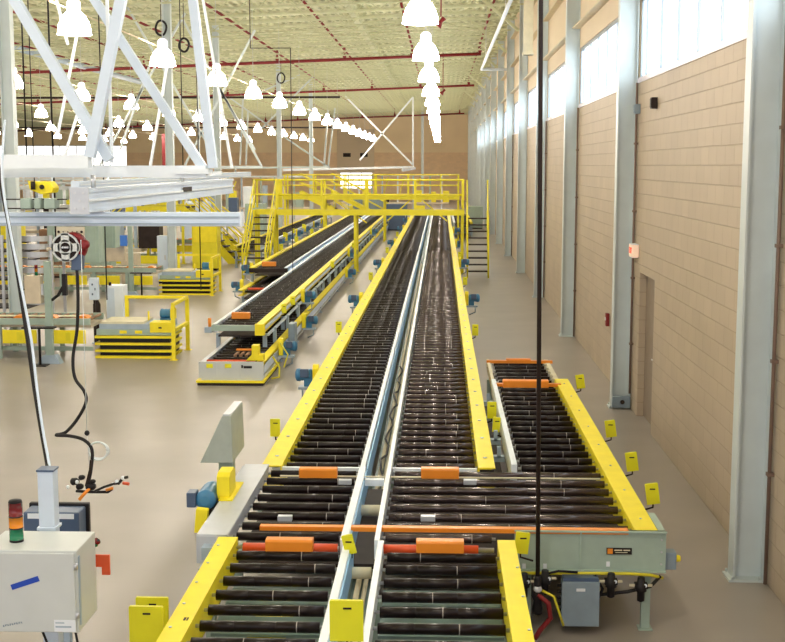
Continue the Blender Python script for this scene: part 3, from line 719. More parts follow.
MB().tube([(-2.9,21.0,.4),(-2.8,21.1,.2),(-2.78,20.9,.06),(-2.9,20.8,.05)],.018,6).build('cable', 'ywire', AL); MB().tube([(-2.9,22.0,.5),(-2.75,21.9,.3),(-2.8,21.7,.1)],.014,6).build('cable', 'ywire', AL)
# right-hand outer frame with posts along the stacked lines
r = thing('support_frame', 'blue grey post frame carrying the double-level conveyor on its aisle side', 'frame', (-2.92,24,0))
for k, y in enumerate(frange(23.2,72,1.95)): MB().box(-3.19,-3.13,y-.04,y+.04,0,.62).build('post', 'bluegrey', r)
MB().box(-3.2,-3.16,22.4,72,.57,.61).build('long_beam', 'bluewhite', r)
B = long_lane('upper deck of the next conveyor over, with a yellow left rail and orange block', -5.28,-4.42,34.6,73,.80,(-5.42,-5.28,'yellow',1),(-4.42,-4.34,'bluewhite',-1))
b = MB(); b.box(-5.42,-4.32,34.53,34.6,.68,.80); b.build('end_beam', 'dark', B)
p = at(262,263,Z=.81); cover(B,-4.95,35.3,.80,.40,.13,.16)
for py in (248,240,232,225): p = at(300,py,Z=.86); flag(B,-5.5,p[1],.78,.14,.22,side=-1)
MB().box(-4.33,-4.17,34.6,73,.70,.74).build('centre_channel', 'stripe', B)
BL = long_lane('low deck under the conveyor with the yellow left rail', -5.28,-4.42,32.6,73,.36,(-5.42,-5.28,'yellow',1),(-4.42,-4.34,'bluewhite',-1),legs=False)
support(BL,-5.35,-4.4,frange(33,72,3),.16,'bluegrey')
MB().tube([(-5.2,32.9,.38),(-4.45,32.9,.38)],.035,10).build('red_roller', 'red', BL)
motor(BL,-5.42,33.6,.42,-1); motor(B,-5.42,35.4,.74,-1)
D = long_lane('far conveyor left of the stair, with blue motors on its aisle side', -7.35,-6.55,44.0,74,.80,(-7.45,-7.35,'yellow',1),(-6.55,-6.45,'bluewhite',-1))
for y in (45.5,48,51,54.5,58,62,66): motor(D,-6.45,y,.74,1)
for y in (46.5,50,53,57): flag(D,-6.36,y,.78,.13,.2)
E_ = long_lane('farthest right side conveyor feeding the second crossover', .72,1.5,62.5,74,.80,(.64,.72,'white',-1),(1.5,1.62,'yellow',1))

# ------------------------------------------------------------------ crossover platforms and stairs
def crossover(label, xa, xb, ya, yb, zd, posts, legs_, mname='platyellow', braces=()):
    r = thing('crossover_platform', label, 'platform', ((xa+xb)/2,ya,0))
    MB().box(xa,xb,ya+.06,yb-.06,zd-.06,zd).build('deck', 'dark', r)
    MB().box(xa,xb,ya-.03,ya+.05,zd-.12,zd+.05).build('edge_beam', mname, r); MB().box(xa,xb,yb-.05,yb+.03,zd-.12,zd+.05).build('edge_beam', mname, r)
    for (y, nm) in ((ya,'front'),(yb,'back')):
        MB().tube([(xa,y,zd+1.07),(xb,y,zd+1.07)],.028,8).build('handrail', mname, r); MB().tube([(xa,y,zd+.56),(xb,y,zd+.56)],.026,8).build('mid_rail', mname, r)
        for x in posts: MB().box(x-.035,x+.035,y-.03,y+.03,zd+.1,zd+1.07).build('rail_post', mname, r)
    for x in legs_:
        for y in (ya+.05, yb-.05):
            b = MB(); b.box(x-.045,x+.045,y-.045,y+.045,.012,zd-.12); b.box(x-.08,x+.08,y-.12,y+.12,0,.012); b.build('support_post', mname, r)
    for (x0, z0, x1, z1) in braces: MB().tube([(x0,ya+.03,z0),(x1,ya+.03,z1)],.03,square=True).build('brace', mname, r)
    return r
def stair(label, xa, xb, yt, yb_, zt, mname='platyellow', nt_=9):
    """descends from (yt, zt) to the floor at yb_"""
    r = thing('stair', label, 'stairs', ((xa+xb)/2,yb_,0))
    s = 1 if yt > yb_ else -1
    for x in (xa, xb-.05):
        MB().prism([(yb_,0),(yb_+s*.22,0),(yt,zt-.14),(yt,zt+.06)],0,x,x+.05).build('stringer', mname, r)
    for i in range(1, nt_+1):
        z = zt*i/(nt_+1); y = yb_+(yt-yb_)*i/(nt_+1)
        MB().box(xa+.05,xb-.05,y-.02,y+s*.26,z-.02,z+.02).build('tread', 'dark', r)
    for x in (xa+.025, xb-.025):
        b = MB(); b.tube([(x,yb_,.02),(x,yb_,1.0),(x,yt,zt+1.07)],.026,8); b.tube([(x,yb_,.5),(x,yt,zt+.56)],.022,8)
        for f in (.33,.66): 
            yy = yb_+(yt-yb_)*f; b.tube([(x,yy,zt*f),(x,yy,zt*f+1.05)],.022,8)
        b.build('handrail', mname, r)
    return r
ZD = 2.12
crossover('yellow crossover platform spanning all conveyors, nearest the camera', -5.6,.80,41.9,43.0,ZD,(-5.57,-4.05,-2.55,-.88,.75),(-2.915,.74))
stair('yellow stair on the right, between the platform and the block wall', .86,1.60,41.85,40.4,ZD)
stair('yellow stair at the left end of the near crossover platform', -6.45,-5.65,42.4,39.6,ZD)
MB_ = crossover('yellow left landing joining the stair to the near crossover', -6.5,-5.62,42.45,43.2,ZD,(-6.45,-5.67),(-6.4,-5.75))
crossover('second yellow crossover platform, farther down the conveyors', -7.7,.9,60,61.2,2.15,(-7.6,-6.2,-4.7,-3.2,-1.6,0,.85),(-7.6,-5.7,-2.75,.85),braces=((-5.2,2.0,-3.6,.9),(-2.6,1.0,-1.5,2.0),(-.9,2.0,.3,1.0)))
def side_stair(label, x_top, x_bot, ya, yb, zt, n=9):
    r = thing('stair', label, 'stairs', (x_bot,ya,0)); s = 1 if x_bot > x_top else -1
    for y in (ya, yb-.06):
        MB().prism([(x_bot,0),(x_bot-s*.4,0),(x_top,zt-.25),(x_top,zt+.06)],1,y,y+.06).build('stringer', 'platyellow', r)
    for i in range(1, n+1):
        f = i/(n+1); x = x_bot+(x_top-x_bot)*f; MB().box(x-.13,x+.13,ya+.06,yb-.06,zt*f-.02,zt*f+.02).build('tread', 'dark', r)
    for y in (ya+.03, yb-.03):
        b = MB(); b.tube([(x_bot,y,.02),(x_bot,y,1.0),(x_top,y,zt+1.07)],.028,8); b.tube([(x_bot,y,.5),(x_top,y,zt+.56)],.024,8); b.tube([((x_bot+x_top)/2,y,zt/2),((x_bot+x_top)/2,y,zt/2+1.02)],.026,8)
        b.build('handrail', 'platyellow', r)
    return r
side_stair('yellow stair slanting down to the right, beyond the second crossover', -8.6,-4.4,75,76.2,2.1)
side_stair('yellow stair slanting down to the right, behind the first one beyond the second crossover', -7.0,-2.9,78.5,79.6,2.1)
crossover('yellow mezzanine left of the near stair, behind the yellow cabinet', -11.6,-9.6,46,48,ZD,(-11.5,-10.6,-9.65),(-11.5,-9.7))
side_stair('yellow stair slanting down from the left mezzanine towards the aisle', -9.6,-7.6,46,47,2.1)
side_stair('yellow stair behind the first, slanting down from the left mezzanine', -10.6,-7.8,50,51,2.1)
side_stair('yellow stair slanting down to the left of the yellow mezzanine', -11.6,-13.9,46,47,2.1)

# ------------------------------------------------------------------ lift tables, guard rails and work lines on the left
def lift(label):
    x0, x1, y0, y1 = -6.62, -5.16, 23.25, 24.2
    r = thing('lift_table', label, 'lift', ((x0+x1)/2,y0,0), 'scissor lift tables')
    b = MB()
    for z in (.0,.12,.255,.39): 
        b.box(x0-.03,x1+.0,y0-.03,y1,z,z+.045,1)
    b.box(x0+.05,x1-.05,y0+.05,y1-.05,.03,.42,0)
    b.build('bellows', ['black','yellow'], r, 'black bellows with yellow edges')
    MB().box(x0,x1,y0,y1,.445,.56).build('frame', 'green', r, bev=.006)
    MB().box(x0+.05,x1-.08,y0+.03,y1-.05,.56,.66).build('table_bed', 'bluegrey', r)
    MB().box(x0+.08,x1-.55,y0+.04,y1-.1,.66,.70).build('top_sheet', 'cream', r)
    MB().box(x1-.42,x1-.0,y0-.01,y0+.35,.50,.70).build('drive_guard', 'yellow', r, bev=.008)
    MB().box(x1-.25,x1-.19,y0-.015,y0-.01,.58,.61).build('mark', 'dark', r)
    for x in (x0+.45, x0+.75): MB().box(x,x+.14,y0-.005,y0,.48,.54).build('sticker', 'yellow', r)
    b = MB(); b.rings((x1-.35,y0+.6,.80),(x1-.1,y0+.6,.80),[(0,.06),(.02,.10),(.06,.10),(.08,.09),(.12,.10),(.16,.09),(.2,.10),(.24,.08)],12); b.box(x1-.32,x1-.1,y0+.45,y0+.75,.66,.72); mo = b.build('drive_motor', 'blue', r)
    MB().box(x1-.13,x1-.05,y0+.5,y0+.7,.70,.90).build('chain_guard', 'yellow', mo)
    MB().tube([(x0+.95,y0+.3,.70),(x0+.95,y0+.3,.88)],.02).build('sensor_post', 'yellow', r)
    return r
def guard(label):
    r = thing('guard_rail', label, 'railing', (-5.05,23.05,0), 'guard rails at the lift tables')
    for p in ((-6.30,24.36),(-5.08,24.36),(-5.08,23.05)):
        b = MB(); b.box(p[0]-.035,p[0]+.035,p[1]-.035,p[1]+.035,.01,1.05); b.box(p[0]-.07,p[0]+.07,p[1]-.07,p[1]+.07,0,.01); b.build('post', 'yellow', r)
    b = MB(); b.tube([(-6.335,24.36,1.07),(-5.08,24.36,1.07),(-5.08,23.02,1.07)],.03,square=True); b.build('top_rail', 'yellow', r)
    MB().tube([(-5.08,24.32,.56),(-5.08,23.09,.56)],.03,square=True).build('mid_rail', 'yellow', r)
    MB().tube([(-6.26,24.36,.50),(-5.12,24.36,.50)],.03,square=True).build('mid_rail', 'yellow', r)
    return r
L1 = lift('yellow-edged lift table at the end of the near work line on the left')
G1 = guard('yellow tubular guard rail around the near lift table on the left')
OFF = (-1.42,11.6,0)
o = copy_tree(L1,None,OFF); o['label'] = 'yellow-edged lift table at the end of the farther work line'
o = copy_tree(G1,None,OFF); o['label'] = 'yellow guard rail around the farther lift table beside the cabinet'
def workline(label, xl=-11.5):
    xr, y0, y1 = -6.70, 23.1, 24.1
    r = thing('transfer_table', label, 'conveyor', (xr,y0,0), 'work lines leading to the lift tables')
    b = MB(); b.box(xl,xr,y0,y0+.06,.66,.78); b.box(xl,xr,y1-.06,y1,.66,.78); b.build('side_rail', 'green', r)
    b = MB(); x = xl+.1
    while x < xr: b.tube([(x,y0+.06,.75),(x,y1-.06,.75)],.03,8); x += .16
    b.build('rollers', 'brown', r)['kind'] = 'stuff'
    MB().box(xl,xr,y0+.1,y1-.1,.60,.66).build('pan', 'tan', r)
    x = xr-.75
    while x > xl:
        MB().box(x,x+.66,y0-.02,y0+.02,.30,.56).build('guard_panel', 'yellow', r, bev=.006)
        MB().box(x+.28,x+.38,y0-.026,y0-.02,.36,.52).build('label_plate', 'platyellow', r)
        MB().box(x-.13,x-.04,y0,y0+.08,0,.66).build('leg', 'green', r); MB().box(x-.13,x-.04,y1-.08,y1,0,.66).build('leg', 'green', r)
        x -= .95
    MB().box(xl,xr,y0+.15,y0+.2,.14,.22).build('lower_beam', 'green', r)
    for x in frange(xl+.3,xr,.62): 
        MB().prism([(x-.11,.78),(x+.11,.78),(x+.05,.83),(x-.05,.83)],1,y0+.06,y0+.3).build('orange_pad', 'orange', r)
    MB().box(xl,xr-.1,y0+.3,y0+.5,.78,.79).build('bed_strip', 'cream', r)
    return r
W1 = workline('near work line with orange pads and yellow panels at the left edge')
o = copy_tree(W1,None,OFF); o['label'] = 'farther work line with orange pads, behind the near one'
o = copy_tree(W1,None,(-3.0,25.0,0)); o['label'] = 'third work line, far behind the other two on the left'
# pale cabinets behind the near lift
r = thing('control_cabinet', 'white cabinet standing just left of the near guard rail', 'cabinet', (-6.8,25.3,0))
MB().box(-6.98,-6.62,25.3,25.7,.05,1.20).build('body', 'white', r, bev=.01); MB().box(-6.96,-6.80,25.29,25.3,.1,1.15).build('door', 'bluewhite', r); MB().box(-6.98,-6.62,25.32,25.68,0,.05).build('plinth', 'dark', r)
MB().tube([(-6.9,25.35,1.2),(-6.9,25.35,1.27)],.03).build('cap', 'dark', r)
p = at(94,295,Y=24.9)
r = thing('pedestal_panel', 'narrow pale push-button panel on a pole left of the white cabinet', 'panel', (p[0],24.9,0))
b = MB(); b.box(p[0]-.09,p[0]+.09,24.85,25.0,.95,1.40); b.build('housing', 'bluewhite', r, bev=.01); MB().box(p[0]-.02,p[0]+.02,24.91,24.95,0,.95).build('pole', 'dark', r)
b = MB(); b.box(p[0]-.03,p[0]+.0,24.84,24.85,1.05,1.09); b.box(p[0]-.03,p[0]+.0,24.84,24.85,1.25,1.29); b.box(p[0]+.03,p[0]+.05,24.84,24.85,1.15,1.2); b.build('button', 'navy', r)
r = thing('gas_cylinder_cart', 'dark bottle cart between the panel pole and the white cabinet', 'cart', (-7.15,25.2,0))
b = MB(); b.rings((-7.15,25.2,.02),(-7.15,25.2,1),[(0,.08),(.8,.08),(.9,.03),(.98,.03)],12); b.build('cylinder', 'dark', r); MB().box(-7.25,-7.05,25.12,25.28,0,.03).build('base', 'bluegrey', r)
# post with tan box and small stack light
def stationpost(label, x, y, h, boxside=-1, mname='tan'):
    r = thing('station_post', label, 'post', (x,y,0))
    b = MB(); b.box(x-.06,x+.06,y-.05,y+.05,.0,h); b.build('post', 'green', r)
    b = MB(); b.prism([(x-.22,0),(x+.22,0),(x+.12,.16),(x-.12,.16)],1,y-.10,y+.10); b.build('foot', 'bluegrey', r)
    return r
r = stationpost('grey green post with a tan box and stack light in front of the work line', -7.32,22.6,1.92)
MB().box(-7.72,-7.42,22.45,22.65,1.14,1.66).build('enclosure', 'tan', r, bev=.01); MB().box(-7.42,-7.38,22.48,22.6,1.3,1.5).build('hinge', 'steel', r)
b = MB(); b.rings((-7.52,22.55,1.66),(-7.52,22.55,3),[(0,.03,0),(.07,.03,0),(.07,.032,1),(.13,.032,1),(.13,.032,2),(.20,.032,2)],10); b.build('stack_light', ['greens','ambers','reds'], r)
b = MB(); b.tube([(-7.25,22.6,1.2),(-7.1,22.5,1.3),(-7.0,22.45,1.45)],.03); b.box(-7.0,-6.92,22.4,22.5,1.3,1.7); b.build('swing_arm', 'black', r)
r = stationpost('second grey green post with a blue screen, by the farther work line', at(137,295,Z=0)[0],34.2,2.0)
x = r.location[0]
MB().box(x-.52,x-.08,34.1,34.2,1.45,1.75).build('screen', 'screen', r, 'blue monitor', bev=.01); MB().box(x-.40,x-.32,34.09,34.1,1.55,1.62).build('mark', 'white', r); MB().box(x-.75,x-.2,34.3,34.5,1.0,1.6).build('enclosure', 'tan', r, bev=.01)
for (px, lab, yb_) in ((38,'black T-shaped stand in front of the near work line',22.3),(142,'black T-shaped stand in front of the farther work line',33.9)):
    p = at(px,300,Y=yb_); x = p[0]
    r = thing('t_stand', lab, 'stand', (x,yb_,0)); MB().tube([(x,yb_,.02),(x,yb_,.70)],.025).build('pole', 'black', r); MB().box(x-.30,x+.30,yb_-.1,yb_+.1,.70,.73).build('top', 'black', r); MB().box(x-.14,x+.14,yb_-.12,yb_+.12,0,.02).build('base', 'black', r)
# shiny parts rack at the left edge
r = thing('parts_rack', 'tall rack with many shelves at the left edge behind the work line', 'rack', (-10.0,27,0))
for x in (-10.9,-9.75,-8.65): 
    for y in (27,27.9): MB().box(x-.03,x+.03,y-.03,y+.03,0,2.15).build('upright', 'steel', r)
for i in range(9): MB().box(-10.9,-9.2,27,27.9,.30+.21*i,.325+.21*i).build('shelf', 'dark' if i else 'green', r)
for i in range(9):
    b = MB(); z = .62+.175*i
    pr = [(-9.22+.30*cos(t),27.25+.5*sin(t)) for t in [pi*k/12 for k in range(-3,13)]]
    for k in range(12):
        t0, t1 = pi*(k-3)/11, pi*(k-2)/11
        b.prism([(-9.0+.36*cos(t0),27.1-.25*sin(t0)),(-9.0+.36*cos(t1),27.1-.25*sin(t1)),(-9.0+.33*cos(t1),27.1-.23*sin(t1)),(-9.0+.33*cos(t0),27.1-.23*sin(t0))],2,z,z+.12)
    b.box(-9.25,-8.70,27.0,27.3,z-.003,z+.012)
    tag(b.build('formed_steel_panel', 'steel', origin=(-8.95,27.3,z)), 'shiny curved steel panel on the left rack, %s from the bottom' % ORD[i], 'metal part', 'shiny steel panels stacked at the rack')
# hanging grey green cabinets seen over the work line
for (x0, x1, y0, y1, yy, lab) in ((83,98,226,263,26,'tall grey green cabinet hanging behind the round hose reel'),(99,115,224,248,27,'shorter grey green cabinet hanging right of the tall one'),(48,56,222,262,28,'narrow grey green cabinet hanging left of the round hose reel')):
    a, c = at(x0,y1,Y=yy), at(x1,y0,Y=yy)
    r = thing('hanging_cabinet', lab, 'cabinet', ((a[0]+c[0])/2,yy,a[2]))
    MB().box(a[0],c[0],yy,yy+.4,a[2],c[2]).build('body', 'green', r, bev=.01); MB().box(a[0]+.02,c[0]-.06,yy-.012,yy,a[2]+.03,c[2]-.03).build('door', 'green', r)
    MB().tube([((a[0]+c[0])/2,yy+.2,c[2]),((a[0]+c[0])/2,yy+.2,3.55)],.03).build('drop_pole', 'white', r)
# yellow cabinet, and assorted machines between the lines
a = at(190,258,Y=43)
r = thing('yellow_cabinet', 'big yellow cabinet standing under the left yellow stairs', 'cabinet', (-8.2,43,0))
MB().box(-8.75,-7.85,43,43.7,.08,1.75).build('body', 'platyellow', r, bev=.015); MB().box(-8.70,-7.9,42.985,43,1.0,1.7).build('door', 'yellow', r, bev=.006); MB().box(-8.7,-7.9,43.03,43.65,0,.08).build('plinth', 'dark', r)
random.seed(11)
for i, (x, y, w, h, d, mn, nm, lab) in enumerate((
    (-9.6,37.5,.5,1.0,.5,'tan','machine_cabinet','tan machine cabinet behind the farther work line'),
    (-8.7,38.2,.35,1.5,.4,'bluewhite','machine_cabinet','narrow pale blue cabinet left of the yellow cabinet'),
    (-10.9,39,.7,1.2,.6,'green','machine_cabinet','grey green cabinet behind the farther work line, left of the tan one'),
    (-12.8,40,.8,1.6,.6,'brown','machine_cabinet','dark brown cabinet far left behind the farther work line'),
    (-16,52,1.4,2.0,1,'ltgrey','machine_cabinet','wide pale cabinet far off at left, before the third work line'),
    (-12.0,60,1.2,1.9,1,'bluewhite','machine_cabinet','pale blue cabinet far behind the left mezzanine'),
    (-9.7,64,1.0,1.7,1,'green','machine_cabinet','far grey green cabinet between mezzanine and second crossover'),
    (-2.5,70,1.2,1.5,.8,'navy','machine_cabinet','dark blue cabinet beyond the second crossover between conveyors'),
    (-4.7,80,2.0,1.5,1,'boxgrey','machine_cabinet','dark grey cabinet at the far end of the left conveyors'),
    (2.0,72,.9,1.3,.8,'green','machine_cabinet','far grey green cabinet close to the right wall'))):
    r = thing(nm, lab, 'cabinet', (x,y,0))
    MB().box(x-w/2,x+w/2,y,y+d,.06,h).build('body', mn, r, bev=.01); MB().box(x-w/2+.03,x+w/2-.03,y-.012,y,.12,h-.08).build('door', mn, r)
    MB().box(x-w/2+.02,x+w/2-.02,y+.03,y+d-.03,0,.06).build('plinth', 'dark', r); MB().box(x+w/2-.12,x+w/2-.08,y-.03,y-.012,h*.5,h*.5+.15).build('handle', 'steel', r)

# far production lines filling the left background
def farline(label, x0, x1, y, seed, top):
    rr = random.Random(seed)
    r = thing('assembly_line', label, 'machine', ((x0+x1)/2,y,0), 'assembly lines in the left background')
    MB().box(x0,x1,y,y+1,.70,.82).build('conveyor_bed', 'tan', r)
    x = x0+.3; k = 0
    while x < x1 and k < 60:
        w = rr.uniform(.4,1.1); h = rr.uniform(1.2,top)
        MB().box(x-.05,x+.05,y+.1,y+.2,0,2.9).build('upright', rr.choice(['green','white','bluegrey']), r)
        mn = rr.choice(['platyellow','green','tan','dark','bluegrey','platyellow','navy','white'])
        if rr.random() < .75: MB().box(x+.1,x+.1+w*.7,y+.1,y+.7,.82,h).build('station_box', mn, r)
        if rr.random() < .6: MB().box(x+.1,x+.1+w,y-.02,y,.30,.58).build('guard_panel', 'platyellow', r)
        if rr.random() < .4: MB().tube([(x+.1,y+.3,h),(x+.1+w*.6,y+.3,2.8)],.03,square=True).build('brace', 'platyellow', r)
        x += w+rr.uniform(.25,.6); k += 1
    MB().box(x0,x1,y+.1,y+.22,2.85,2.97).build('top_beam', 'ltgrey', r)
    return r
farline('yellow and green assembly line crossing behind the parts rack', -17.5,-10.4,42.3,1,2.2)
farline('assembly line crossing left of the yellow mezzanine', -26,-14.2,54,2,2.3)
farline('assembly line behind the third work line', -30,-11.5,68,3,2.4)
farline('most distant assembly line on the left', -40,-9.0,84,4,2.4)
farline('distant assembly line straight behind the second crossover', -8.6,.6,96,5,2.1)

# ------------------------------------------------------------------ interior columns
for k, (x, y, lab) in enumerate(((at(11,165,Y=24.7)[0],24.7,'white interior column at the left edge of the picture'),(-8.4,38.2,'white interior column behind the overhead rails, right of the second lift'),(-8.6,47.5,'white interior column beside the left mezzanine'),
        (-8.5,65,'white interior column beyond the near crossover handrail'),(-8.5,81,'white interior column farther than the second crossover, left side'),(-1.8,120,'cream interior column in front of the back wall'),(-20,50,'white interior column far off at left'))):
    column(x-.12,x+.12,y,.11,roof(x)-.05,lab,None,'colwhite')

# ------------------------------------------------------------------ overhead rail system (near)
NY = 10.0
def pt(px, py, y): return at(px,py,Y=y)
def ext(p, q):        # carry the line p(bottom) -> q up to the roof
    t = (roof(q[0])-.03-p[2])/(q[2]-p[2]); x = p[0]+t*(q[0]-p[0]); t = (roof(x)-.03-p[2])/(q[2]-p[2])
    return (p[0]+t*(q[0]-p[0]), p[1]+t*(q[1]-p[1]), p[2]+t*(q[2]-p[2]))
r = thing('rail_support_frame', 'large white overhead truss of square tubes at upper left', 'truss', (-3,NY,3.6))
a, c = pt(-60,163,NY), pt(90,160,NY); z = (a[2]+c[2])/2
MB().box(a[0],c[0],NY-.06,NY+.06,z-.055,z+.055).build('upper_chord', 'white', r)
a, c = pt(-60,172,NY+.3), pt(207,171,NY+.3); z2 = (a[2]+c[2])/2
MB().box(a[0],c[0],NY+.24,NY+.36,z2-.05,z2+.05).build('lower_chord', 'white', r)
MB().box(c[0]-.25,c[0]+.03,NY+.20,NY+.4,z2-.02,z2+.02).build('gusset', 'white', r)
for (x0,y0,x1,y1,rad,yy) in ((110,160,15,0,.041,NY+.08),(90,157,121,0,.041,NY-.02),(203,168,95,0,.036,NY+.3),(213,168,193,0,.036,NY+.3),(112,163,107,0,.012,NY+.1)):
    p, q = pt(x0,y0,yy), pt(x1,y1,yy); MB().tube([p,ext(p,q)],rad,square=True).build('diagonal', 'bluewhite' if rad > .02 else 'white', r)
# enclosed runway rails running away from the camera
def runway(label, x, z, h, w, ya, yb, endplate=True, mn='bluewhite'):
    r = thing('crane_runway_rail', label, 'rail', (x,ya,z), 'enclosed crane rails')
    b = MB(); b.prism([(x-w/2,z-h/2),(x+w/2,z-h/2),(x+w/2,z-h/2+.02),(x+w/2-.012,z-h/2+.02),(x+w/2-.012,z+h/2-.03),(x+w/2,z+h/2-.03),(x+w/2,z+h/2),(x-w/2,z+h/2)],1,ya,yb); b.build('rail', mn, r)
    b = MB(); b.box(x+w/2,x+w/2+.008,ya,yb,z-.01,z+.01); b.build('rib', 'white', r)
    if endplate:
        MB().box(x-w/2-.02,x+w/2+.02,ya-.012,ya,z-h/2-.01,z+h/2+.01).build('end_plate', 'grey', r)
        b = MB()
        for dx in (-w*.3,0,w*.3):
            for dz in (-h*.32,0,h*.32):
                if (dx == 0) == (dz == 0): b.rings((x+dx,ya-.012,z+dz),(x+dx,ya-1,z+dz),[(0,.010),(.008,.010)],8)
        b.build('bolt', 'steel', r)
    for yy in frange(ya+.4,yb,3.5):
        MB().tube([(x,yy,z+h/2),(x,yy,3.62)],.02).build('hanger', 'steel', r)
    return r
runway('broad white crane rail with a grey end plate, nearest at upper left', -2.85,3.42,.19,.11,9.65,16.6)
b = MB(); b.box(-2.79,-2.785,13.3,13.75,3.41,3.46); tag(b.build('rail_sticker','dark',origin=(-2.79,13.5,3.43)), 'dark small plate on the side of the broad white crane rail', 'sticker')
p = at(60,184,Y=15.5)
runway('slim pale rail with a yellow end, above and behind the broad one', p[0]+.35,3.46,.09,.12,15.0,24.5,False)
r = thing('rail_trolley', 'yellow trolley at the end of the slim pale rail', 'trolley', (p[0],15.2,3.4))
b = MB(); b.prism([(p[0]-.28,3.50),(p[0]-.02,3.50),(p[0]+.04,3.42),(p[0]+.02,3.36),(p[0]-.12,3.34),(p[0]-.26,3.40)],1,15.1,15.35); b.build('body', 'yellow', r, bev=.01); MB().tube([(p[0]-.2,15.06,3.50),(p[0]-.2,15.06,3.40)],.03).build('buffer', 'dark', r); MB().rings((p[0]-.1,15.1,3.43),(p[0]-.1,15,3.43),[(0,.03),(.02,.03)],10).build('wheel','dark',r)
runway('short pale rail under the far truss, left of the platform stair', -5.15,3.46,.12,.14,27,33,False)
runway('long grey rail hung from the truss over the crossover', -1.9,3.46,.16,.14,62,90,False,'grey')
# bridge across
zb = at(120,219,Y=10.15)[2]; xr = at(241,218,Y=10.15)[0]; xl = at(-40,218,Y=10.15)[0]
r = thing('crane_bridge_rail', 'grey bridge rail crossing under the white crane rail, carrying the hose reel', 'rail', (xr,10.15,zb))
MB().box(xl,xr,10.10,10.20,zb-.058,zb+.058).build('beam', 'bluewhite', r, bev=.01)
b = MB(); b.box(xl,xr-.01,10.088,10.10,zb+.012,zb+.026); b.box(xl,xr-.01,10.088,10.10,zb-.04,zb-.03); b.build('rib', 'bluegrey', r)
MB().box(xr,xr+.012,10.09,10.21,zb-.06,zb+.06).build('end_cap', 'white', r)
b = MB(); b.box(-2.92,-2.78,10.08,10.22,zb+.058,3.325); b.build('trolley', 'steel', r)
# festoon bar with three boxes
z = at(40,203,Y=10.0)[2]; a = at(4,203,Y=10.0)[0]; c = at(67,203,Y=10)[0]
r = thing('trolley_bar', 'thin bar with three grey green carriages left of the rail end plate', 'bar', (a,10,z))
MB().box(a,c,9.99,10.01,z+.025,z+.035).build('bar', 'dark', r); MB().box(a,c,9.99,10.01,z-.05,z-.04).build('bar', 'dark', r)
for px, w in ((28,.042),(40,.026),(52,.046)):
    x = at(px,204,Y=10)[0]; MB().box(x-w,x+w,9.93,10.06,z-.045,z+.04).build('carriage', 'green', r, bev=.008)

# hose reel / balancer hanging from the bridge
q = at(67,247,Y=9.9); cx, cy, cz = q[0], 9.9, q[2]
r = thing('hose_reel', 'round grey spoked hose reel with red back, hanging from the bridge rail', 'reel', (cx,cy,cz))
b = MB(); b.box(cx-.115,cx+.115,cy+.10,cy+.12,cz+.07,zb-.06+.002); b.build('mounting_plate', 'cream', r)
b = MB()
for i in range(6): b.rings((cx-.095+.038*i,cy+.098,cz+.118),(cx-.095+.038*i,cy,cz+.118),[(0,.011 if i in (0,5) else .005),(.004,.011 if i in (0,5) else .005)],8)
b.build('bolt', 'dark', r)
MB().rings((cx+.035,cy+.10,cz),(cx+.035,cy-1,cz),[(0,.08),(.02,.118),(.10,.118),(.11,.10)],28).build('drum', 'pipered', r, 'dark red drum')
MB().rings((cx,cy-.02,cz),(cx,cy-1,cz),[(0,.112),(.012,.112)],28).build('back_disc', 'dark', r)
b = MB()
for k in range(4):
    t = k*pi/2
    d, e = (cos(t),sin(t)), (-sin(t),cos(t))
    poly = [(cx+d[0]*u+e[0]*v, cz+d[1]*u+e[1]*v) for u, v in ((.045,-.034),(.115,-.030),(.118,.0),(.115,.030),(.045,.034))]
    b.prism(poly,1,cy-.052,cy-.034)
for k in range(28):
    t0, t1 = 2*pi*k/28, 2*pi*(k+1)/28
    for (ra, rb) in ((.040,.062),(.100,.114)):
        b.prism([(cx+ra*cos(t0),cz+ra*sin(t0)),(cx+rb*cos(t0),cz+rb*sin(t0)),(cx+rb*cos(t1),cz+rb*sin(t1)),(cx+ra*cos(t1),cz+ra*sin(t1))],1,cy-.052,cy-.034)
b.build('spider', 'ltgrey', r)
b = MB()
for dx in (-.02,0,.02): b.rings((cx+dx,cy-.032,cz),(cx+dx,cy-1,cz),[(0,.010),(.03,.008)],10)
b.build('hub', 'steel', r)
MB().rings((cx+.145,cy+.02,cz+.02),(cx+.145,cy-1,cz+.02),[(0,.04),(.05,.04),(.06,.02)],14).build('side_knob', 'pipered', r)
MB().tube([(cx-.11,cy-.04,cz-.01),(cx-.155,cy-.04,cz-.015)],.014).build('handle', 'tan', r)
b = MB(); b.prism([(cx+.03,cz-.19),(cx+.12,cz-.19),(cx+.13,cz-.06),(cx+.04,cz-.06)],1,cy-.02,cy+.06); b.build('hose_guide', 'navy', r, bev=.008)
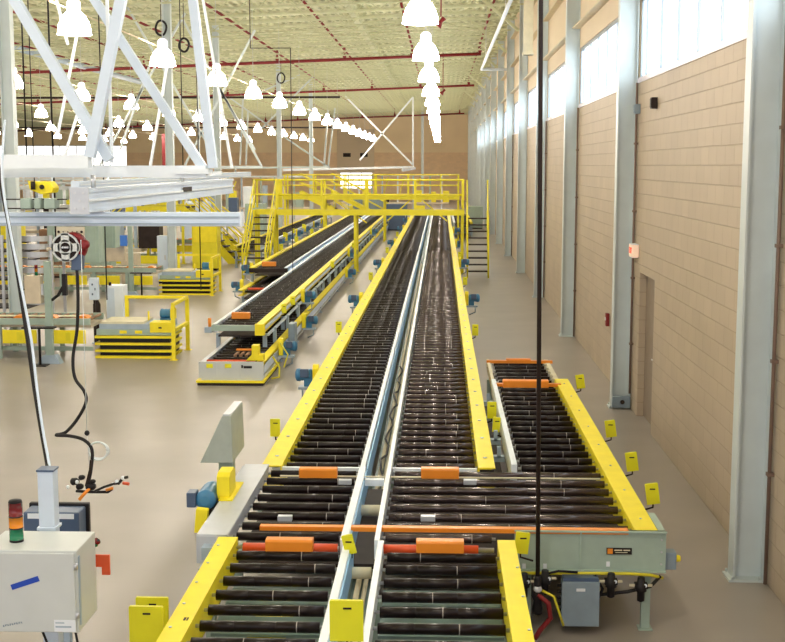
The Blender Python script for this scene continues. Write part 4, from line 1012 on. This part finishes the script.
# black air hose looping down to the tool
def pl(pts, y0, y1=None):
    n = len(pts); return [at(px,py,Y=(y0 if y1 is None else y0+(y1-y0)*i/(n-1))) for i, (px, py) in enumerate(pts)]
def smooth(P, n=6):
    out = []
    for i in range(len(P)-1):
        p0, p1, p2, p3 = P[max(i-1,0)], P[i], P[i+1], P[min(i+2,len(P)-1)]
        for k in range(n):
            t = k/n
            out.append(tuple(.5*((2*p1[j])+(-p0[j]+p2[j])*t+(2*p0[j]-5*p1[j]+4*p2[j]-p3[j])*t*t+(-p0[j]+3*p1[j]-3*p2[j]+p3[j])*t**3) for j in range(3)))
    out.append(P[-1]); return out
hp = smooth(pl([(77,270),(78,300),(77,330),(73,358),(75,378),(84,391),(86,402),(78,418),(66,432),(56,435),(70,436),(84,440),(92,450),(91,470),(88,484)],9.9,9.6))
tag(MB().tube(hp,.014,8).build('air_hose', 'black', origin=hp[0]), 'black air hose looping from the reel down to the clamp tool', 'hose')
q = at(98,451,Y=9.65)
b = MB()
for k in range(3): b.tube([(q[0]+(.075+.004*k)*cos(t),9.65+.012*k,q[2]+(.075-.004*k)*sin(t)) for t in [2*pi*i/24 for i in range(25)]],.007,6)
tag(b.build('clear_hose_coil', 'clear', origin=q), 'ring of clear plastic tubing hanging on the tool hose', 'hose')
q = at(87,433,Y=9.7); w0 = at(87,250,Y=9.7)
r = thing('cable_stop_ball', 'small black ball on the thin balancer wire above the tool', 'ball', q)
MB().rings((q[0],9.7,q[2]-.022),(q[0],9.7,9),[(0,.006),(.006,.016),(.022,.022),(.038,.016),(.044,.006)],12).build('ball', 'black', r)
MB().tube([(q[0],9.7,q[2]),(q[0],9.7,w0[2]+.08)],.003,5).build('wire', 'clear', r); MB().tube([(q[0],9.7,q[2]),at(90,475,Y=9.65)],.003,5).build('wire', 'steel', r)
# clamp tool
def T(px, py, dy=0): return at(px,py,Y=9.6+dy)
r = thing('clamp_tool', 'hanging black and orange clamp tool with two handle ends', 'tool', T(90,488))
MB().tube([T(76,491),T(92,492),T(108,492),T(112,489)],.012,8).build('frame_bar', 'black', r)
MB().tube([T(95,491,-.02),T(104,487,-.04),T(113,484,-.05),T(120,483,-.05)],.010,8).build('frame_bar', 'black', r)
MB().tube([T(91,487),T(84,494,-.04),T(79,500,-.06)],.014,8).build('orange_handle', 'orange', r)
b = MB(); 
for (px, py, s, dd) in ((75,482,.035,0),(80,487,.03,.03),(82,478,.025,-.02),(91,487,.04,.01),(93,482,.022,0)):
    c_ = T(px,py,dd); b.rings((c_[0]-s,c_[1],c_[2]),(c_[0]+s,c_[1],c_[2]+.01),[(0,s*.5),(s*.4,s*.9),(s*1.5,s*.8),(s*2,s*.4)],8)
b.build('valve_block', 'black', r)
b = MB()
for (px, py, s) in ((68,487,.014),(77,482,.014),(117,482,.017),(123,478,.016),(113,484,.012)):
    c_ = T(px,py,-.04); b = MB(); b.rings((c_[0],c_[1],c_[2]-s),(c_[0],c_[1],c_[2]+s),[(0,s*.6),(s*.5,s),(s*1.4,s),(s*2,s*.6)],10); b.build('fitting', 'white', r)
MB().tube([T(123,483,-.05),T(129,484,-.06)],.013,8).build('trigger', 'redplast', r); MB().tube([T(113,488,-.02),T(106,490,-.02)],.012,8).build('grip', 'orange', r)
MB().tube([T(118,484,-.04),T(123,478,-.04),T(128,477,-.04)],.012,8).build('end_handle', 'black', r); MB().tube([T(86,486),T(90,470),T(91,460)],.010,6).build('hook', 'dark', r)

# ------------------------------------------------------------------ near control box on its post
PY = 6.95
r = thing('control_station', 'pale control box on a light blue post in the bottom left corner', 'control box', (-2.35,PY,0))
yf = 6.75; yk = 7.13
a = at(76.5,551,Y=yf); c = at(76.5,633,Y=yf); xr = a[0]; zt, zl = a[2], c[2]; xl = xr-.55
MB().box(xl,xr,yf,yk,zl,zt).build('enclosure', 'ltgrey', r, bev=.006)
dr = MB().box(xl+.01,xr-.012,yf-.014,yf-.001,zl+.008,zt-.012).build('door', 'ltgrey', r, bev=.004)
for py in (567,616):
    p = at(77,py,Y=yf-.02); MB().rings((xr-.004,yf-.01,p[2]-.018),(xr-.004,yf-.01,5),[(0,.012),(.036,.012)],8).build('latch', 'steel', dr)
MB().box(xr,xr+.006,yf+.02,yf+.045,zl+.04,zt-.04).build('door_seam_channel', 'bluegrey', r)
p = at(25,583,Y=yf-.016); t = radians(19)
b = MB(); w, h = .085, .016
b.prism([(p[0]+sx*w*cos(t)-sz*h*sin(t), p[2]+sx*w*sin(t)+sz*h*cos(t)) for sx, sz in ((-1,-1),(1,-1),(1,1),(-1,1))],1,yf-.017,yf-.0145); b.build('blue_tape', 'tape', dr)
a, c = at(54,620,Y=yf-.016), at(77,632,Y=yf-.016)
lb = MB().box(a[0],min(c[0],xr-.014),yf-.017,yf-.0145,c[2],a[2]).build('label_sticker', 'paper', dr)
b = MB(); b.box(a[0]+.008,a[0]+.06,yf-.018,yf-.017,a[2]-.02,a[2]-.013); b.box(a[0]+.008,a[0]+.10,yf-.018,yf-.017,a[2]-.045,a[2]-.035); b.build('printing', 'bluegrey', lb)
a, c = at(3,626,Y=yf-.016), at(23,622,Y=yf-.016)
b = MB(); n = 9
for i in range(n):
    x = a[0]+(c[0]-a[0])*i/n; z = a[2]+(c[2]-a[2])*i/n; hh = .009 if i % 3 else .012
    b.box(x,x+.006,yf-.0165,yf-.0145,z-hh/2,z+hh/2); b.box(x,x+.010,yf-.0165,yf-.0145,z+(.003 if i % 2 else -.005),z+(.006 if i % 2 else -.002))
b.build('faint_lettering', 'boxgrey', dr)
# post
xp = at(48.5,500,Y=7.2)[0]; ztp = at(48.5,470,Y=7.2)[2]
b = MB(); b.box(xp-.048,xp+.048,7.15,7.25,.0,ztp); b.box(xp-.15,xp+.15,7.05,7.35,0,.015); b.build('post', 'bluewhite', r, bev=.005)
MB().box(xp-.052,xp+.052,7.145,7.255,ztp,ztp+.012).build('post_cap', 'navy', r); MB().box(xp-.03,xp+.03,7.06,7.15,zl+.05,zt-.05).build('mounting_bracket', 'bluegrey', r)
MB().box(xp-.058,xp+.058,7.14,7.26,zt-.002,zt+.015).build('collar', 'bluewhite', r)
# stack light standing on the box
q = at(18.5,540,Y=6.95); zz = zt
b = MB(); sx = q[0]; r_ = .040
b.rings((sx,6.92,zz),(sx,6.92,9),[(0,.041,3),(.014,.041,3),(.014,r_,0),(.078,r_,0),(.078,.041,3),(.086,.041,3),(.086,r_,1),(.148,r_,1),(.148,.041,3),(.156,.041,3),(.156,r_,2),(.235,r_,2),(.235,.041,3),(.248,.036,3),(.252,.01,3)],20,3)
b.build('stack_light', ['greens','ambers','reds','black'], r, 'stack light with red, amber and green lenses')
# monitor-like dark box behind the post
a, c = at(26,508,Y=7.5), at(82,532,Y=7.5)
r = thing('monitor', 'dark blue monitor case with black frame, behind the light blue post', 'monitor', ((a[0]+c[0])/2,7.5,.8))
b = MB(); b.box(a[0],c[0],7.44,7.60,c[2]-.22,a[2]-.01); b.build('case', 'navy', r, bev=.01)
MB().box(a[0]-.015,c[0]+.018,7.60,7.64,c[2]-.25,a[2]+.005).build('bezel', 'black', r, bev=.006)
MB().box(a[0]+.03,c[0]-.03,7.435,7.44,a[2]-.05,a[2]-.018).build('vent_strip', 'paper', r); MB().box(c[0]-.10,c[0]-.035,7.432,7.44,c[2]-.03,c[2]+.02).build('socket_plate', 'paper', r)
MB().box((a[0]+c[0])/2-.03,(a[0]+c[0])/2+.03,7.64,7.70,.0,c[2]).build('stand', 'bluegrey', r)
p = at(97,541,Y=7.3)
b = MB(); b.tube([(p[0]-.18,7.3,p[2]-.01),(p[0]+.01,7.3,p[2])],.012,8); b.rings((p[0]-.02,7.28,p[2]-.02),(p[0]+.03,7.25,p[2]+.03),[(0,.01,1),(.02,.025,1),(.03,.012,0),(.05,.024,2),(.06,.01,2)],10)
b.build('valve', ['black','greens','reds'], r)
p = at(95,555,Y=7.2); q = at(110,575,Y=7.2)
b = MB(); b.prism([(p[0]-.1,p[2]),(q[0],p[2]),(q[0],q[2]),(q[0]-.05,q[2]),(q[0]-.05,q[2]+.05),(p[0]-.1,q[2]+.05)],1,7.2,7.215)
tag(b.build('red_bracket', 'redplast', origin=(p[0],7.2,p[2])), 'flat orange red bracket sticking out behind the pale control box', 'bracket')
# pair of cables from the rail down to the post
hp = smooth(pl([(-8,120),(0,178),(9,225),(17,270),(27,335),(34,385),(41,428),(47,462),(48,471)],8.6,7.2))
tag(MB().tube(hp,.014,8).build('power_cable', 'black', origin=hp[-1]), 'dark cable dropping along the left edge into the light blue post', 'cable')
hp = smooth(pl([(5,120),(2,165),(4,195),(12,240),(19,275),(31,338),(37,388),(43,430),(49,463),(49.5,471)],8.5,7.2))
tag(MB().tube(hp,.009,8).build('signal_cable', 'bluewhite', origin=hp[-1]), 'thin white cable running beside the dark one into the post', 'cable')
for (x0, x1, lab) in ((42,50,'left'),(75,79,'right')):
    hp = pl([(x0,630),(x1,650)],7.0)
    tag(MB().tube([hp[0],hp[1],(hp[1][0],7.0,.1)],.008,6).build('box_cable', 'black', origin=hp[0]), 'short dark cable leaving the bottom of the pale control box, %s one' % lab, 'cable')

# ------------------------------------------------------------------ far overhead trusses (thin white hangers)
def truss(label, yy, chords, diags, rad=.035, mn='white'):
    p = at(*chords[0][:2],Y=yy)
    r = thing('rail_truss', label, 'truss', p, 'white hanger trusses for the overhead rails')
    for (x0,y0,x1,y1) in chords: MB().tube([at(x0,y0,Y=yy),at(x1,y1,Y=yy)],rad*1.3,square=True).build('chord', mn, r)
    for (x0,y0,x1,y1) in diags:
        a, c = at(x0,y0,Y=yy), at(x1,y1,Y=yy)
        if y1 <= 12 or c[2] > roof(c[0]): c = ext(a, c)
        MB().tube([a,c],rad,square=True).build('diagonal', mn, r)
    return r
truss('white hanger truss just behind the nearest one, left of centre', 22, [(0,176,222,173)], [(58,134,78,30),(68,45,58,5),(62,165,82,100),(232,168,203,0),(150,168,168,60)], .023)
truss('pale hanger truss with crossing diagonals above the second lift', 42, [(60,168,262,167)], [(100,165,185,13),(262,167,183,20),(185,165,255,30),(220,165,123,0),(120,150,155,50),(213,77,255,150),(199,160,196,0)], .034, 'colwhite')
truss('thin hanger truss above the left end of the crossover', 72, [(222,168,330,167)], [(330,168,293,143),(293,143,230,98),(328,167,335,108),(324,167,328,110),(260,130,313,77),(242,100,300,75),(246,165,248,110),(240,165,243,100)], .042, 'colwhite')
truss('triangular white hanger truss hung above the crossover, right of the others', 93, [(283,170,413,167)], [(413,167,413,97),(360,160,413,97),(413,165,345,96)], .06)
# black drop wires and cable coils
for (x, y0, y1, yy, rad, lab) in ((293,48,290,34,.012,'thin black drop wire crossing in front of the far handrail'),(27,0,165,18,.012,'leftmost thin black wire hanging beside the near truss'),(56,0,240,18,.014,'thin black wire hanging left of the near lamp'),(36,100,225,16,.007,'thin wire by the yellow trolley'),(183,0,165,30,.012,'thin black wire hanging between two lamps, left of the steep white tube'),(201,228,290,33,.015,'thin black wire hanging before the yellow cabinet'),(107,238,300,23,.012,'thin black wire hanging over the near work line')):
    a, c = at(x,y1,Y=yy), at(x,y0,Y=yy)
    tz = c[2] if x in (293,) else roof(c[0])-.001
    b = MB(); b.tube([a,(a[0],yy,tz)],rad,6)
    if x == 293: b.tube([(a[0],yy,tz),(a[0]-1.1,yy,tz)],rad,6); b.tube([(a[0]-1.1,yy,tz),(a[0]-1.1,yy,roof(a[0]-1.1)-.001)],rad,6)
    tag(b.build('drop_wire', 'black', origin=a), lab, 'wire')
for (px, py, yy, s, lab) in ((161,28,38,.22,'black cable coil hanging left, near the second lamp'),(184,45,38,.20,'black cable coil just right of the second lamp'),(281,78,60,.24,'black cable coil hanging right of the drop wire bend, mid ceiling')):
    p = at(px,py,Y=yy)
    b = MB(); b.tube([(p[0]+s*.75*cos(t),yy+.03*sin(3*t),p[2]+s*sin(t)) for t in [2*pi*i/20 for i in range(21)]],.035,6); b.tube([(p[0],yy,p[2]+s),(p[0],yy,roof(p[0])-.001)],.012,5)
    tag(b.build('cable_coil', 'black', origin=p), lab, 'cable')
# grey duct running across upper left, long dark pipes on the ceiling
a, c = at(-20,38,Y=46), at(140,82,Y=66)
tag(MB().tube([a,c],.13,10).build('grey_duct', 'bluegrey', origin=a), 'dark grey duct slanting under the roof at the upper left', 'duct')
for k, (py0, py1, yy, lab) in enumerate(((98,88,70,'thin dark cable tray crossing under the roof at left, nearest'),(128,120,95,'thin dark cable tray crossing under the roof at left, farther'))):
    a, c = at(0,py0,Y=yy), at(340,py1,Y=yy)
    tag(MB().box(a[0],c[0],yy-.1,yy+.1,a[2]-.05,a[2]+.06).build('cable_tray', 'dark', origin=a), lab, 'tray')
# back wall details: vents, pale door panel
struct(MB().box(-10.9,-7.0,YB-.12,YB-.005,2.95,7.4).build('door_2', 'panel', origin=(-9,YB-.1,3)))
for k, px in enumerate((347,364)):
    p = at(px,155,Y=YB); b = MB(); b.box(p[0]-.4,p[0]+.4,YB-.20,YB-.12,p[2]-.2,p[2]+.2)
    for j in range(5): b.box(p[0]-.37,p[0]+.37,YB-.22,YB-.20,p[2]-.17+.08*j,p[2]-.14+.08*j)
    tag(b.build('wall_vent', 'dark', origin=p), '%s dark louvre in the pale panel of the back wall' % ('left','right')[k], 'vent')
p = at(46,91,Y=100); b = MB(); b.box(p[0]-.9,p[0]+.9,99.9,100.6,p[2]-.45,p[2]+.45); b.box(p[0]-.8,p[0]+.8,99.85,99.9,p[2]-.35,p[2]+.35); b.tube([(p[0],100.2,p[2]+.4),(p[0],100.2,roof(p[0])-.1)],.04,6)
tag(b.build('unit_heater', 'dark', origin=p), 'dark boxy unit heater hung under the roof at upper left', 'heater')
p = at(165,150,Y=100); tag(MB().box(p[0]-.25,p[0]+.25,100,100.4,0,6.2).build('red_riser_pipe', 'pipered', origin=(p[0],100,0)), 'red vertical riser in front of the left back wall', 'pipe')

# ------------------------------------------------------------------ light, world, camera
w = bpy.data.worlds.new('World'); bpy.context.scene.world = w; w.use_nodes = True
w.node_tree.nodes['Background'].inputs[0].default_value = (.95,.93,.95,1); w.node_tree.nodes['Background'].inputs[1].default_value = 1.3
cam = bpy.data.cameras.new('camera'); co = bpy.data.objects.new('camera', cam); C.objects.link(co)
cam.sensor_width = 36; cam.lens = F/785*36; cam.clip_end = 400
co.location = (0,0,H); co.rotation_euler = (pi/2-PT, 0, YW)
sc = bpy.context.scene; sc.camera = co
sc.view_settings.view_transform = 'Standard'; sc.view_settings.look = 'None'; sc.view_settings.gamma = 1; sc.view_settings.exposure = 0
sc.view_settings.use_curve_mapping = False
sc.cycles.use_denoising = True; sc.cycles.sample_clamp_indirect = 6; sc.cycles.max_bounces = 6; sc.cycles.use_adaptive_sampling = False
